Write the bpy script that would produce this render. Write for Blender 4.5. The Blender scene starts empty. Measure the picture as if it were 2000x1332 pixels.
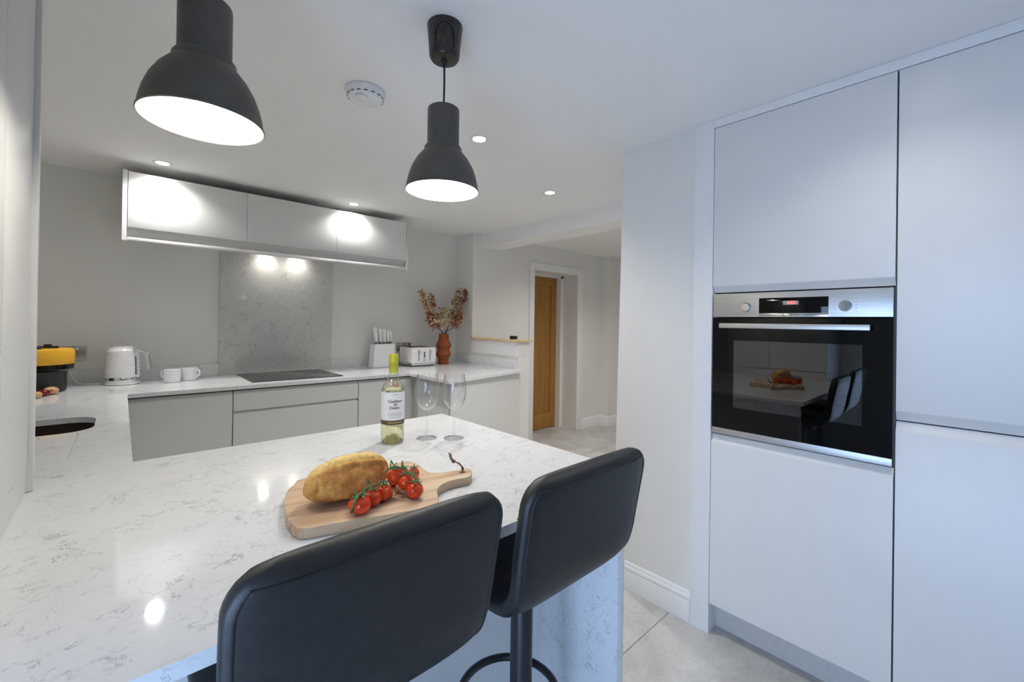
import bpy, bmesh, math, random
from mathutils import Vector, Matrix, noise

random.seed(7)
S = bpy.context.scene
C = bpy.context.collection
PI = math.pi

# ---------------------------------------------------------------- camera
F_PX, YAW, PITCH, ROLL, CAM_H, CY = 834.2331, 0.7412, -0.004, 0.0149, 1.34, 627.9148
fwd = Vector((math.sin(YAW) * math.cos(PITCH), math.cos(YAW) * math.cos(PITCH), -math.sin(PITCH)))
r0 = Vector((math.cos(YAW), -math.sin(YAW), 0)); u0 = r0.cross(fwd)
rgt = r0 * math.cos(ROLL) + u0 * math.sin(ROLL); upv = -r0 * math.sin(ROLL) + u0 * math.cos(ROLL)
cam_d = bpy.data.cameras.new('camera')
cam_d.sensor_fit = 'HORIZONTAL'; cam_d.sensor_width = 36.0
cam_d.lens = F_PX / 2000 * 36.0
cam_d.shift_y = -(666 - CY) / 2000
cam_d.clip_start = 0.02; cam_d.clip_end = 60
cam = bpy.data.objects.new('camera', cam_d); C.objects.link(cam)
cam.matrix_world = Matrix(((rgt.x, upv.x, -fwd.x, 0), (rgt.y, upv.y, -fwd.y, 0), (rgt.z, upv.z, -fwd.z, CAM_H), (0, 0, 0, 1)))
S.camera = cam

def at(x, y, **k):                      # a pixel of the photograph and one known coordinate -> a point of the room
    d = fwd * F_PX + rgt * (x - 1000) + upv * (CY - y)
    o = Vector((0, 0, CAM_H)); (a, v), = k.items(); i = 'XYZ'.index(a)
    return o + d * ((v - o[i]) / d[i])

# ---------------------------------------------------------------- view, world, daylight
S.view_settings.view_transform = 'Standard'
S.view_settings.look = 'None'
S.view_settings.gamma = 1.0
S.view_settings.use_curve_mapping = False
S.view_settings.exposure = 0.66
S.cycles.use_denoising = True
S.cycles.use_adaptive_sampling = True
S.cycles.adaptive_threshold = 0.05
S.cycles.max_bounces = 9
S.cycles.diffuse_bounces = 5
S.cycles.glossy_bounces = 5
S.cycles.transparent_max_bounces = 16
S.cycles.sample_clamp_indirect = 6.0

W = bpy.data.worlds.new('overcast_sky'); S.world = W; W.use_nodes = True
bg = W.node_tree.nodes['Background']
bg.inputs['Color'].default_value = (0.46, 0.65, 1.0, 1)
bg.inputs['Strength'].default_value = 7.6

WIN_Y0, WIN_Y1, WIN_Z0, WIN_Z1 = -0.55, 0.42, 0.06, 1.42
pl = bpy.data.lights.new('daylight_portal', 'AREA'); pl.shape = 'RECTANGLE'
pl.size = WIN_Y1 - WIN_Y0; pl.size_y = WIN_Z1 - WIN_Z0
pl.cycles.is_portal = True
po = bpy.data.objects.new('daylight_portal', pl); C.objects.link(po)
po.location = (-0.76, (WIN_Y0 + WIN_Y1) / 2, (WIN_Z0 + WIN_Z1) / 2)
po.rotation_euler = (PI / 2, 0, -PI / 2)

# lamp powers
P_DOWN, P_PEND, P_HOOD = 29.5, 2.1, .7
DOWN_COL = (1.0, 0.975, 0.945); PEND_COL = (1.0, 0.94, 0.85)

# ---------------------------------------------------------------- materials
MATS = {}
def nt(name):
    m = bpy.data.materials.new(name); m.use_nodes = True; MATS[name] = m
    t = m.node_tree; b = t.nodes['Principled BSDF']
    return m, t, b
def lnk(t, a, b): t.links.new(a, b)
def objco(t, scale=(1, 1, 1), rot=(0, 0, 0)):
    tc = t.nodes.new('ShaderNodeTexCoord'); mp = t.nodes.new('ShaderNodeMapping')
    mp.inputs['Scale'].default_value = scale; mp.inputs['Rotation'].default_value = rot
    lnk(t, tc.outputs['Object'], mp.inputs['Vector']); return mp.outputs['Vector']
def noise_n(t, vec, scale, detail=4, rough=.5, dist=0):
    n = t.nodes.new('ShaderNodeTexNoise'); n.inputs['Scale'].default_value = scale; n.inputs['Detail'].default_value = detail
    n.inputs['Roughness'].default_value = rough; n.inputs['Distortion'].default_value = dist
    lnk(t, vec, n.inputs['Vector']); return n.outputs['Fac']
def ramp(t, fac, stops):
    r = t.nodes.new('ShaderNodeValToRGB'); e = r.color_ramp.elements
    while len(e) < len(stops): e.new(.5)
    for k, (p, c) in enumerate(stops):
        e[k].position = p; e[k].color = tuple(c) + (1,) if len(c) == 3 else c
    lnk(t, fac, r.inputs['Fac']); return r.outputs['Color']
def bump(t, b, h, strength, dist=.002):
    n = t.nodes.new('ShaderNodeBump'); n.inputs['Strength'].default_value = strength; n.inputs['Distance'].default_value = dist
    lnk(t, h, n.inputs['Height']); lnk(t, n.outputs['Normal'], b.inputs['Normal'])
def math_n(t, op, a, b=None, clamp=False):
    n = t.nodes.new('ShaderNodeMath'); n.operation = op; n.use_clamp = clamp
    for i, v in enumerate((a, b)):
        if v is None: continue
        if isinstance(v, (int, float)): n.inputs[i].default_value = v
        else: lnk(t, v, n.inputs[i])
    return n.outputs[0]
def mix_n(t, fac, a, b):
    n = t.nodes.new('ShaderNodeMix'); n.data_type = 'RGBA'
    for s, v in ((0, fac), (6, a), (7, b)):
        if isinstance(v, (int, float)): n.inputs[s].default_value = v
        elif isinstance(v, tuple): n.inputs[s].default_value = v + (1,)
        else: lnk(t, v, n.inputs[s])
    return n.outputs[2]
def plain(name, col, rough=.5, metal=0, spec=.5, var=.03, vs=40, bmp=0, bs=200, coat=0):
    m, t, b = nt(name)
    f = noise_n(t, objco(t), vs, 3)
    lo = tuple(max(0, c * (1 - var)) for c in col); hi = tuple(min(1, c * (1 + var)) for c in col)
    lnk(t, ramp(t, f, [(.35, lo), (.65, hi)]), b.inputs['Base Color'])
    b.inputs['Roughness'].default_value = rough; b.inputs['Metallic'].default_value = metal
    b.inputs['Specular IOR Level'].default_value = spec; b.inputs['Coat Weight'].default_value = coat
    if bmp: bump(t, b, noise_n(t, objco(t), bs, 2), bmp)
    return m
def emit(name, col, strength):
    m, t, b = nt(name)
    b.inputs['Base Color'].default_value = tuple(col) + (1,)
    b.inputs['Emission Color'].default_value = tuple(col) + (1,); b.inputs['Emission Strength'].default_value = strength
    return m
def thin_glass(name, tint=(1, 1, 1), ior=1.45, rough=.0, gain=1.0, pw=4.0):
    m, t, b = nt(name); t.nodes.remove(b)
    tr = t.nodes.new('ShaderNodeBsdfTransparent'); tr.inputs['Color'].default_value = tint + (1,)
    gl = t.nodes.new('ShaderNodeBsdfGlossy'); gl.inputs['Roughness'].default_value = rough
    fr = t.nodes.new('ShaderNodeLayerWeight'); fr.inputs['Blend'].default_value = .5
    mx = t.nodes.new('ShaderNodeMixShader')
    f0 = ((ior - 1) / (ior + 1)) ** 2
    p5 = math_n(t, 'POWER', fr.outputs['Facing'], pw)
    lnk(t, math_n(t, 'MULTIPLY', math_n(t, 'ADD', math_n(t, 'MULTIPLY', p5, 1 - f0), f0), gain, True), mx.inputs[0])
    lnk(t, tr.outputs[0], mx.inputs[1]); lnk(t, gl.outputs[0], mx.inputs[2])
    lnk(t, mx.outputs[0], t.nodes['Material Output'].inputs['Surface'])
    return m

plain('wall_paint', (.80, .79, .76), .75, var=.012, vs=3, bmp=.05, bs=300)
plain('ceiling_paint', (.90, .895, .885), .8, var=.008, vs=3)
plain('trim_paint', (.84, .84, .84), .38, var=.01)
plain('cabinet_white', (.73, .727, .712), .34, var=.008, vs=6, spec=.45)
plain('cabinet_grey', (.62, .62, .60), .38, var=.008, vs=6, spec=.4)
plain('carcass_gap_shade', (.10, .10, .10), .6)  # bodies coloured near-black so the gaps between fronts read as shade
plain('shadow_gap', (.05, .05, .05), .8)
plain('plinth_white', (.62, .62, .61), .45)
plain('leather_black', (.012, .0118, .012), .42, var=.25, vs=60, bmp=.25, bs=900, spec=.55)
plain('leather_seam', (.008, .008, .009), .6)
plain('black_metal', (.02, .02, .022), .32, var=.1, spec=.5)
plain('pendant_grey', (.082, .070, .056), .45, var=.06, vs=30, bmp=.08, bs=700)
plain('pendant_inner', (.90, .89, .86), .6)
plain('canopy_black', (.026, .021, .016), .35, var=.4, vs=60, bmp=.2, bs=250)
plain('white_plastic', (.82, .82, .83), .35)
plain('white_gloss', (.85, .85, .86), .18, var=.01)
plain('chrome', (.72, .72, .72), .12, metal=1)
plain('steel_dark', (.22, .22, .23), .3, metal=1)
plain('black_gloss', (.003, .003, .003), .05, spec=.28, var=.1)
plain('black_plastic', (.012, .012, .013), .4)
plain('sink_dark', (.03, .018, .012), .35, var=.3, vs=15)
plain('terracotta', (.27, .055, .009), .62, var=.10, vs=25, bmp=.12, bs=120)
plain('yellow_plastic', (.80, .42, .02), .4)
plain('stem_brown', (.06, .045, .02), .7)
plain('leaf_green', (.075, .15, .045), .55, var=.2, vs=80)
plain('capsule_green', (.42, .42, .025), .35, var=.08, vs=20)
plain('label_paper', (.84, .84, .82), .55)
plain('ink_black', (.03, .03, .03), .6)
plain('ink_grey', (.40, .40, .40), .6)
plain('ink_red', (.50, .03, .05), .6)
plain('band_brown', (.085, .05, .018), .45)
plain('ink_gold', (.55, .42, .16), .4)
plain('seal_gold', (.20, .085, .03), .4)
plain('leather_cord', (.12, .055, .022), .6, var=.2, vs=200)
plain('egg_tan', (.62, .36, .16), .3, var=.15, vs=60)
plain('pepper_red', (.22, .012, .012), .2, var=.2, vs=60)
plain('shelf_wood', (.66, .50, .29), .5, var=.10, vs=14)
plain('hob_glass', (.035, .036, .04), .12, spec=.6)
plain('hob_print', (.16, .16, .17), .3)
plain('socket_steel', (.33, .30, .26), .3, metal=1)
plain('grout', (.36, .36, .35), .85)
plain('enamel', (.028, .028, .03), .35)
plain('window_frame', (.80, .80, .80), .4)
emit('lamp_glow', (1, .93, .80), 30)
emit('downlight_glow', (1, .97, .94), 30)
emit('hood_glow', (1, .95, .86), 25)
emit('clock_red', (1.0, .07, .04), 2.2)
plain('display_panel', (.34, .33, .28), .4)
thin_glass('wine_glass', (.978, .982, .985), 1.47, gain=1.1, pw=3.2)
thin_glass('bottle_glass', (.945, .955, .89), 1.5, gain=1.25, pw=2.6)
thin_glass('oven_pane', (.40, .39, .36), 2.1)
thin_glass('window_pane', (.97, .98, .98), 1.45)
thin_glass('kettle_window', (.8, .78, .74), 1.5)

def m_quartz(name, base, vein, rot=.5, k=1.0, amount=1.0):
    m, t, b = nt(name)
    v = objco(t, (1, 1, 1), (0, 0, rot))
    st = objco(t, (1.0, 1.25, 1.15), (.2, .1, rot))
    def veins(scale, w, dist, seed, lo, hi):
        ad = t.nodes.new('ShaderNodeVectorMath'); ad.operation = 'ADD'; ad.inputs[1].default_value = (seed, seed * 2.1, seed * .7)
        lnk(t, st, ad.inputs[0])
        n = noise_n(t, ad.outputs[0], scale * k, 7, .68, dist)
        d = math_n(t, 'ABSOLUTE', math_n(t, 'SUBTRACT', n, .5))
        line = math_n(t, 'SUBTRACT', 1.0, math_n(t, 'DIVIDE', d, w), True)
        msk = t.nodes.new('ShaderNodeMapRange'); msk.inputs[1].default_value = lo; msk.inputs[2].default_value = hi
        lnk(t, noise_n(t, ad.outputs[0], scale * k * 1.7, 4, .65), msk.inputs[0])
        return math_n(t, 'MULTIPLY', line, msk.outputs[0], True)
    v1 = veins(4.2, .009, .35, 1.3, .485, .61)
    v2 = veins(8.0, .012, .3, 5.1, .485, .63)
    v3 = veins(17, .020, .3, 9.4, .50, .68)
    tot = math_n(t, 'ADD', math_n(t, 'MULTIPLY', v1, .8 * amount), math_n(t, 'ADD', math_n(t, 'MULTIPLY', v2, .62 * amount), math_n(t, 'MULTIPLY', v3, .42 * amount)), True)
    cloud = ramp(t, noise_n(t, v, 2.6, 5, .6), [(.3, tuple(c * .94 for c in base)), (.7, base)])
    lnk(t, mix_n(t, tot, cloud, vein), b.inputs['Base Color'])
    b.inputs['Roughness'].default_value = .07; b.inputs['Specular IOR Level'].default_value = .42
    return m
m_quartz('quartz', (.78, .785, .79), (.20, .20, .21), .5, 1.2, .95)
m_quartz('quartz_splash', (.66, .655, .635), (.17, .17, .165), 1.1, 1.7, 1.15)

def m_wood(name, c1, c2, axis, scale=30, rough=.5):
    m, t, b = nt(name)
    sc = [scale, scale, scale]; sc[axis] = scale * .06
    v = objco(t, tuple(sc))
    f = noise_n(t, v, 1.0, 6, .6, .8)
    g = noise_n(t, v, 4.0, 4, .6)
    col = ramp(t, math_n(t, 'ADD', math_n(t, 'MULTIPLY', f, .75), math_n(t, 'MULTIPLY', g, .25)), [(.32, c1), (.5, tuple((a + d) / 2 for a, d in zip(c1, c2))), (.66, c2)])
    lnk(t, col, b.inputs['Base Color']); b.inputs['Roughness'].default_value = rough
    bump(t, b, f, .06)
    return m
m_wood('oak_door', (.30, .135, .022), (.46, .23, .05), 2, 34)
def m_board():
    m, t, b = nt('board_wood')
    v = objco(t, (1, 1, 1), (0, 0, .235))
    mp = t.nodes.new('ShaderNodeMapping'); mp.inputs['Scale'].default_value = (5, 62, 20); lnk(t, v, mp.inputs['Vector'])
    f = noise_n(t, mp.outputs[0], 1.0, 6, .62, .5)
    mp2 = t.nodes.new('ShaderNodeMapping'); mp2.inputs['Scale'].default_value = (2.0, 22, 4); lnk(t, v, mp2.inputs['Vector'])
    g = noise_n(t, mp2.outputs[0], 1.0, 2, .5, .3)
    mixf = math_n(t, 'ADD', math_n(t, 'MULTIPLY', f, .5), math_n(t, 'MULTIPLY', g, .5))
    lnk(t, ramp(t, mixf, [(.36, (.34, .20, .11)), (.46, (.52, .35, .22)), (.55, (.62, .46, .30)), (.66, (.72, .57, .40))]), b.inputs['Base Color'])
    b.inputs['Roughness'].default_value = .5
    bump(t, b, f, .05)
m_board()

def m_tile():
    m, t, b = nt('floor_tile')
    v = objco(t)
    tc = t.nodes.new('ShaderNodeObjectInfo')
    ad = t.nodes.new('ShaderNodeVectorMath'); ad.operation = 'ADD'
    mul = t.nodes.new('ShaderNodeVectorMath'); mul.operation = 'SCALE'; mul.inputs['Scale'].default_value = 3.7
    lnk(t, tc.outputs['Location'], mul.inputs[0]); lnk(t, v, ad.inputs[0]); lnk(t, mul.outputs[0], ad.inputs[1])
    f = noise_n(t, ad.outputs[0], 3.2, 8, .62, .6)
    g = noise_n(t, ad.outputs[0], 55, 3, .5)
    mixf = math_n(t, 'ADD', math_n(t, 'MULTIPLY', f, .8), math_n(t, 'MULTIPLY', g, .2))
    lnk(t, ramp(t, mixf, [(.34, (.38, .37, .355)), (.52, (.52, .51, .49)), (.68, (.64, .63, .61))]), b.inputs['Base Color'])
    b.inputs['Roughness'].default_value = .42
    bump(t, b, g, .06)
m_tile()

def m_steel():
    m, t, b = nt('brushed_steel')
    f = noise_n(t, objco(t, (400, 6, 400)), 1.0, 3)
    lnk(t, ramp(t, f, [(.3, (.50, .495, .48)), (.7, (.60, .595, .58))]), b.inputs['Base Color'])
    b.inputs['Metallic'].default_value = 1; b.inputs['Roughness'].default_value = .42
m_steel()

def m_bread():
    m, t, b = nt('bread_crust')
    at_ = t.nodes.new('ShaderNodeAttribute'); at_.attribute_name = 'score'; at_.attribute_type = 'GEOMETRY'
    f = noise_n(t, objco(t), 22, 7, .65, .5); g = noise_n(t, objco(t), 120, 5, .7)
    cf = math_n(t, 'ADD', math_n(t, 'MULTIPLY', f, .75), math_n(t, 'MULTIPLY', g, .25))
    crust = ramp(t, cf, [(.34, (.32, .09, .014)), (.45, (.54, .205, .036)), (.55, (.71, .35, .080)), (.68, (.84, .55, .19))])
    pale = ramp(t, g, [(.36, (.82, .50, .12)), (.62, (.96, .77, .33))])
    lnk(t, mix_n(t, at_.outputs['Fac'], crust, pale), b.inputs['Base Color'])
    b.inputs['Roughness'].default_value = .7
    bump(t, b, math_n(t, 'ADD', f, g), .8, .006)
m_bread()

def m_tomato():
    m, t, b = nt('tomato_red')
    f = noise_n(t, objco(t), 30, 3)
    lnk(t, ramp(t, f, [(.3, (.60, .032, .008)), (.7, (.78, .085, .016))]), b.inputs['Base Color'])
    b.inputs['Roughness'].default_value = .12; b.inputs['Subsurface Weight'].default_value = .1
    b.inputs['Subsurface Radius'].default_value = (.01, .003, .001); b.inputs['Subsurface Scale'].default_value = .3
m_tomato()

def m_wine():
    m, t, b = nt('white_wine')
    b.inputs['Base Color'].default_value = (.985, .955, .66, 1); b.inputs['Transmission Weight'].default_value = 1
    b.inputs['Roughness'].default_value = 0; b.inputs['IOR'].default_value = 1.2
m_wine()

def m_flower(name, c1, c2):
    m, t, b = nt(name)
    lnk(t, ramp(t, noise_n(t, objco(t), 90, 2), [(.35, c1), (.65, c2)]), b.inputs['Base Color'])
    b.inputs['Roughness'].default_value = .8
m_flower('blossom_rust', (.42, .08, .04), (.66, .24, .11))
m_flower('blossom_cream', (.72, .56, .34), (.88, .78, .56))
m_flower('blossom_wine', (.14, .02, .02), (.30, .06, .04))
m_flower('blossom_olive', (.30, .21, .09), (.56, .44, .22))

# ---------------------------------------------------------------- mesh helpers
def bm_new(): return bmesh.new()
def join(dst, src):
    me = bpy.data.meshes.new('tmp'); src.to_mesh(me); dst.from_mesh(me); bpy.data.meshes.remove(me); src.free(); return dst
def box(x0, x1, y0, y1, z0, z1, bev=0, seg=2):
    bm = bm_new()
    bmesh.ops.create_cube(bm, size=1)
    for v in bm.verts:
        v.co = Vector(((x0 + x1) / 2 + v.co.x * (x1 - x0), (y0 + y1) / 2 + v.co.y * (y1 - y0), (z0 + z1) / 2 + v.co.z * (z1 - z0)))
    if bev: bmesh.ops.bevel(bm, geom=bm.edges[:], offset=bev, segments=seg, affect='EDGES', profile=.6)
    return bm
def many(*bms):
    d = bms[0]
    for b in bms[1:]: join(d, b)
    return d
def prism(pts, z0, z1, bev=0, seg=2, axis='Z'):
    # outline in a plane, extruded; axis X: pts are (y,z); axis Y: pts are (x,z)
    bm = bm_new()
    def co(p, h): return {'Z': (p[0], p[1], h), 'X': (h, p[0], p[1]), 'Y': (p[0], h, p[1])}[axis]
    a = [bm.verts.new(co(p, z0)) for p in pts]; b = [bm.verts.new(co(p, z1)) for p in pts]
    n = len(pts)
    f1 = bm.faces.new(a); f2 = bm.faces.new(b)
    for i in range(n): bm.faces.new((a[i], a[(i + 1) % n], b[(i + 1) % n], b[i]))
    bmesh.ops.recalc_face_normals(bm, faces=bm.faces[:])
    if bev:
        ed = [e for e in bm.edges if (f1 in e.link_faces) or (f2 in e.link_faces)]
        bmesh.ops.bevel(bm, geom=ed, offset=bev, segments=seg, affect='EDGES', profile=.6)
    return bm
def lathe(prof, n=32, c=(0, 0, 0), cap0=True, cap1=True):
    bm = bm_new(); rings = []
    for r, z in prof:
        if r < 1e-6: rings.append([bm.verts.new((c[0], c[1], c[2] + z))])
        else: rings.append([bm.verts.new((c[0] + r * math.cos(2 * PI * i / n), c[1] + r * math.sin(2 * PI * i / n), c[2] + z)) for i in range(n)])
    for a, b in zip(rings, rings[1:]):
        for i in range(n):
            j = (i + 1) % n
            if len(a) == 1 and len(b) == 1: continue
            if len(a) == 1: bm.faces.new((a[0], b[j], b[i]))
            elif len(b) == 1: bm.faces.new((a[i], a[j], b[0]))
            else: bm.faces.new((a[i], a[j], b[j], b[i]))
    if cap0 and len(rings[0]) > 1: bm.faces.new(rings[0][::-1])
    if cap1 and len(rings[-1]) > 1: bm.faces.new(rings[-1])
    bmesh.ops.recalc_face_normals(bm, faces=bm.faces[:])
    return bm
def tube(pts, r, n=8, closed=False, r2=None):
    bm = bm_new(); P = [Vector(p) for p in pts]; m = len(P); rings = []
    up = None
    for i in range(m):
        if closed: t = (P[(i + 1) % m] - P[i - 1]).normalized()
        else: t = (P[min(i + 1, m - 1)] - P[max(i - 1, 0)]).normalized()
        if up is None:
            up = Vector((0, 0, 1)) if abs(t.z) < .9 else Vector((1, 0, 0))
        a = t.cross(up).normalized(); b = a.cross(t).normalized(); up = b
        rr = r if not callable(r) else r(i / (m - 1))
        rb = rr if r2 is None else r2
        rings.append([bm.verts.new(P[i] + a * rr * math.cos(2 * PI * k / n) + b * rb * math.sin(2 * PI * k / n)) for k in range(n)])
    for i in range(m if closed else m - 1):
        A, B = rings[i], rings[(i + 1) % m]
        for k in range(n): bm.faces.new((A[k], A[(k + 1) % n], B[(k + 1) % n], B[k]))
    if not closed: bm.faces.new(rings[0][::-1]); bm.faces.new(rings[-1])
    bmesh.ops.recalc_face_normals(bm, faces=bm.faces[:])
    return bm
def ball(c, r, u=16, v=10, s=(1, 1, 1)):
    bm = bm_new(); bmesh.ops.create_uvsphere(bm, u_segments=u, v_segments=v, radius=r)
    for x in bm.verts: x.co = Vector((x.co.x * s[0] + c[0], x.co.y * s[1] + c[1], x.co.z * s[2] + c[2]))
    return bm
def rrect(x0, x1, y0, y1, r, n=6):
    o = []
    for cx, cy, a0 in ((x1 - r, y1 - r, 0), (x0 + r, y1 - r, PI / 2), (x0 + r, y0 + r, PI), (x1 - r, y0 + r, 3 * PI / 2)):
        for k in range(n + 1):
            a = a0 + PI / 2 * k / n; o.append((cx + r * math.cos(a), cy + r * math.sin(a)))
    return o
def smooth_curve(pts, n=8, closed=False):
    P = [Vector(p) for p in pts]; m = len(P); out = []
    for i in range(m if closed else m - 1):
        p0 = P[i - 1] if (closed or i > 0) else P[i]; p1 = P[i]; p2 = P[(i + 1) % m]
        p3 = P[(i + 2) % m] if (closed or i + 2 < m) else p2
        for k in range(n):
            t = k / n
            out.append(.5 * ((2 * p1) + (p2 - p0) * t + (2 * p0 - 5 * p1 + 4 * p2 - p3) * t * t + (3 * p1 - p0 - 3 * p2 + p3) * t ** 3))
    if not closed: out.append(P[-1])
    return out
def finish(bm, ang=38):
    lim = math.radians(ang)
    for f in bm.faces: f.smooth = True
    for e in bm.edges: e.smooth = not (len(e.link_faces) != 2 or e.calc_face_angle(0) > lim)
def mesh_of(bm, name, mat, org=None, ang=38):
    if org is not None: bmesh.ops.translate(bm, verts=bm.verts[:], vec=-Vector(org))
    finish(bm, ang)
    me = bpy.data.meshes.new(name); bm.to_mesh(me); bm.free()
    me.materials.append(MATS[mat]); return me
def link(name, me, parent=None, loc=(0, 0, 0)):
    o = bpy.data.objects.new(name, me); C.objects.link(o); o.location = loc
    if parent: o.parent = parent
    return o
def origin_of(o):
    p = Vector(o.location)
    while o.parent: o = o.parent; p += Vector(o.location)
    return p
def part(name, bm, mat, parent, kind=None, label=None, ang=38):       # bm in room coordinates
    o = link(name, mesh_of(bm, name, mat, origin_of(parent), ang), parent)
    if kind: o['kind'] = kind
    if label: o['label'] = label
    return o
def tag(o, label, cat, group=None, kind=None):
    o['label'] = label; o['category'] = cat
    if group: o['group'] = group
    if kind: o['kind'] = kind
    return o
def thing(name, label, cat, loc, group=None):
    o = bpy.data.objects.new(name, None); C.objects.link(o); o.location = loc; o.empty_display_size = .05
    return tag(o, label, cat, group)
def solo(name, bm, mat, label, cat, loc, group=None, ang=38):
    o = link(name, mesh_of(bm, name, mat, loc, ang), None, loc); return tag(o, label, cat, group)
def struct(name, bm, mat, label=None, ang=38, loc=(0, 0, 0)):
    o = link(name, mesh_of(bm, name, mat, loc, ang), None, loc); o['kind'] = 'structure'
    if label: o['label'] = label
    return o
def copy_tree(o, parent=None):
    c = o.copy(); C.objects.link(c); c.parent = parent
    for ch in list(o.children): copy_tree(ch, c)
    return c
def text_mesh(s, size, extrude=.0, align='CENTER', bold=0):
    cu = bpy.data.curves.new('txt', 'FONT'); cu.body = s; cu.size = size; cu.extrude = extrude; cu.align_x = align; cu.align_y = 'CENTER'
    cu.offset = bold; cu.resolution_u = 3
    o = bpy.data.objects.new('txt', cu); C.objects.link(o)
    dg = bpy.context.evaluated_depsgraph_get(); dg.update()
    me = bpy.data.meshes.new_from_object(o.evaluated_get(dg))
    bm = bm_new(); bm.from_mesh(me); bpy.data.meshes.remove(me)
    bpy.data.objects.remove(o); bpy.data.curves.remove(cu)
    return bm

# key sizes of the room (metres)
ZW, ZC = 0.9332, 2.244                 # worktop, ceiling
TW = 0.022
XR = 1.9054                            # fronts of the tall units
YB, YD, XN = 3.72, 3.43, 2.60          # kitchen back wall, door wall, niche side wall
XL = -0.62                             # left wall
# ================================================================ THE SETTING
# floor: grout bed with one object per tile
floor = struct('floor', box(XL - .14, 5.4, -2.5, 4.0, -.06, -.004), 'grout', 'large grey stone-look floor tiles')
TX, TY, G = 1.2, .6, .0025
tile_me = mesh_of(box(-TX / 2 + G / 2, TX / 2 - G / 2, -TY / 2 + G / 2, TY / 2 - G / 2, -.006, 0, .0012, 1), 'tile', 'floor_tile')
for i in range(-2, 4):
    for j in range(-6, 5):
        x0, y0 = 1.35 + TX * i, .968 + TY * j
        if x0 + TX < XL or x0 > 5.3 or y0 > 3.75 or y0 + TY < -2.4: continue
        link('tile', tile_me, floor, (x0 + TX / 2, y0 + TY / 2, 0))
struct('ceiling', box(XL - .14, 5.4, -2.5, 4.0, ZC, ZC + .06), 'ceiling_paint', 'smooth white ceiling')
struct('wall_back', box(XL - .14, XN, YB, YB + .12, 0, ZC), 'wall_paint', 'pale grey wall behind the hob')
# left wall with the glazed opening beside the camera
struct('wall_left', many(box(XL - .12, XL, WIN_Y1, YB, 0, ZC), box(XL - .12, XL, -2.4, WIN_Y0, 0, ZC),
       box(XL - .12, XL, WIN_Y0, WIN_Y1, WIN_Z1, ZC), box(XL - .12, XL, WIN_Y0, WIN_Y1, 0, WIN_Z0)), 'wall_paint')
win = bpy.data.objects.new('window_1', None); C.objects.link(win); win.location = (XL - .06, WIN_Y0, WIN_Z0); win['kind'] = 'structure'
win['label'] = 'tall white framed glazed doors in the left wall'
for k in range(2):
    a = WIN_Y0 + k * (WIN_Y1 - WIN_Y0) / 2; b = a + (WIN_Y1 - WIN_Y0) / 2; x0, x1 = XL - .09, XL - .04
    part('window_frame', many(box(x0, x1, a, a + .06, WIN_Z0, WIN_Z1, .004), box(x0, x1, b - .06, b, WIN_Z0, WIN_Z1, .004),
         box(x0, x1, a + .06, b - .06, WIN_Z0, WIN_Z0 + .08, .004), box(x0, x1, a + .06, b - .06, WIN_Z1 - .06, WIN_Z1, .004)), 'window_frame', win)
    part('pane', box(x0 + .02, x0 + .026, a + .06, b - .06, WIN_Z0 + .08, WIN_Z1 - .06), 'window_pane', win)
struct('wall_front', box(XL - .14, 3.0, -2.5, -2.4, 0, ZC), 'wall_paint')
# wall the tall units stand against, with the pier that closes them off
struct('wall_right', many(box(2.52, 2.96, -2.4, .875, 0, ZC)), 'wall_paint')
p_top = at(1217, 300, X=1.925).y; p_bot = at(1204, 880, X=1.925).y
def pier_y(z): return p_bot + (p_top - p_bot) * (z - .95) / (1.0)
struct('wall_pier', prism([(.872, 0), (pier_y(0), 0), (pier_y(ZC), ZC), (.872, ZC)], 1.925, 2.96, axis='X'), 'wall_paint', 'pale pier between the tall units and the hall')
# beam over the opening to the hall
struct('trim_1', box(2.705, 2.96, 1.20, YD, 2.112, ZC), 'ceiling_paint', 'white boxed beam over the opening')
# niche side wall / door wall with the door opening
DX0, DX1, DZ = 3.47, 4.247, 1.955
struct('wall_door', many(box(XN, DX0, YD, YB + .12, 0, ZC), box(DX1, 4.742, YD, YB + .12, 0, ZC), box(DX0, DX1, YD, YB + .12, DZ, ZC)), 'wall_paint', 'pale wall around the oak door')
struct('light_block_behind_door', box(DX0 - .1, DX1 + .1, YB + .125, YB + .18, 0, ZC), 'wall_paint')  # unseen backing, added to stop sky light leaking round the door leaf
struct('wall_hall', box(4.742, 5.4, 3.285, YB + .12, 0, ZC), 'wall_paint')
struct('wall_hall_side', box(5.3, 5.4, .5, 3.285, 0, ZC), 'wall_paint')
struct('wall_hall_near', box(2.96, 5.4, .4, .5, 0, ZC), 'wall_paint')
# half wall
HY0, HX1, HZ = 2.75, 2.735, 1.172
struct('wall_half', box(XN, HX1, HY0, YD, 0, HZ), 'wall_paint', 'half-height wall beside the worktop return')
# pieces proud on the half wall face above the upstand
struct('trim_2', box(XN - .012, XN, HY0 + .012, YD, 1.045, HZ), 'trim_paint', 'white lining board under the ledge')
solo('wall_ledge', box(XN - .03, HX1 + .02, HY0 - .022, YD + .0, HZ, HZ + .02, .006), 'shelf_wood',
     'pale wooden ledge capping the half-height wall', 'shelf', ((XN + HX1) / 2, HY0 + .3, HZ))

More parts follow.
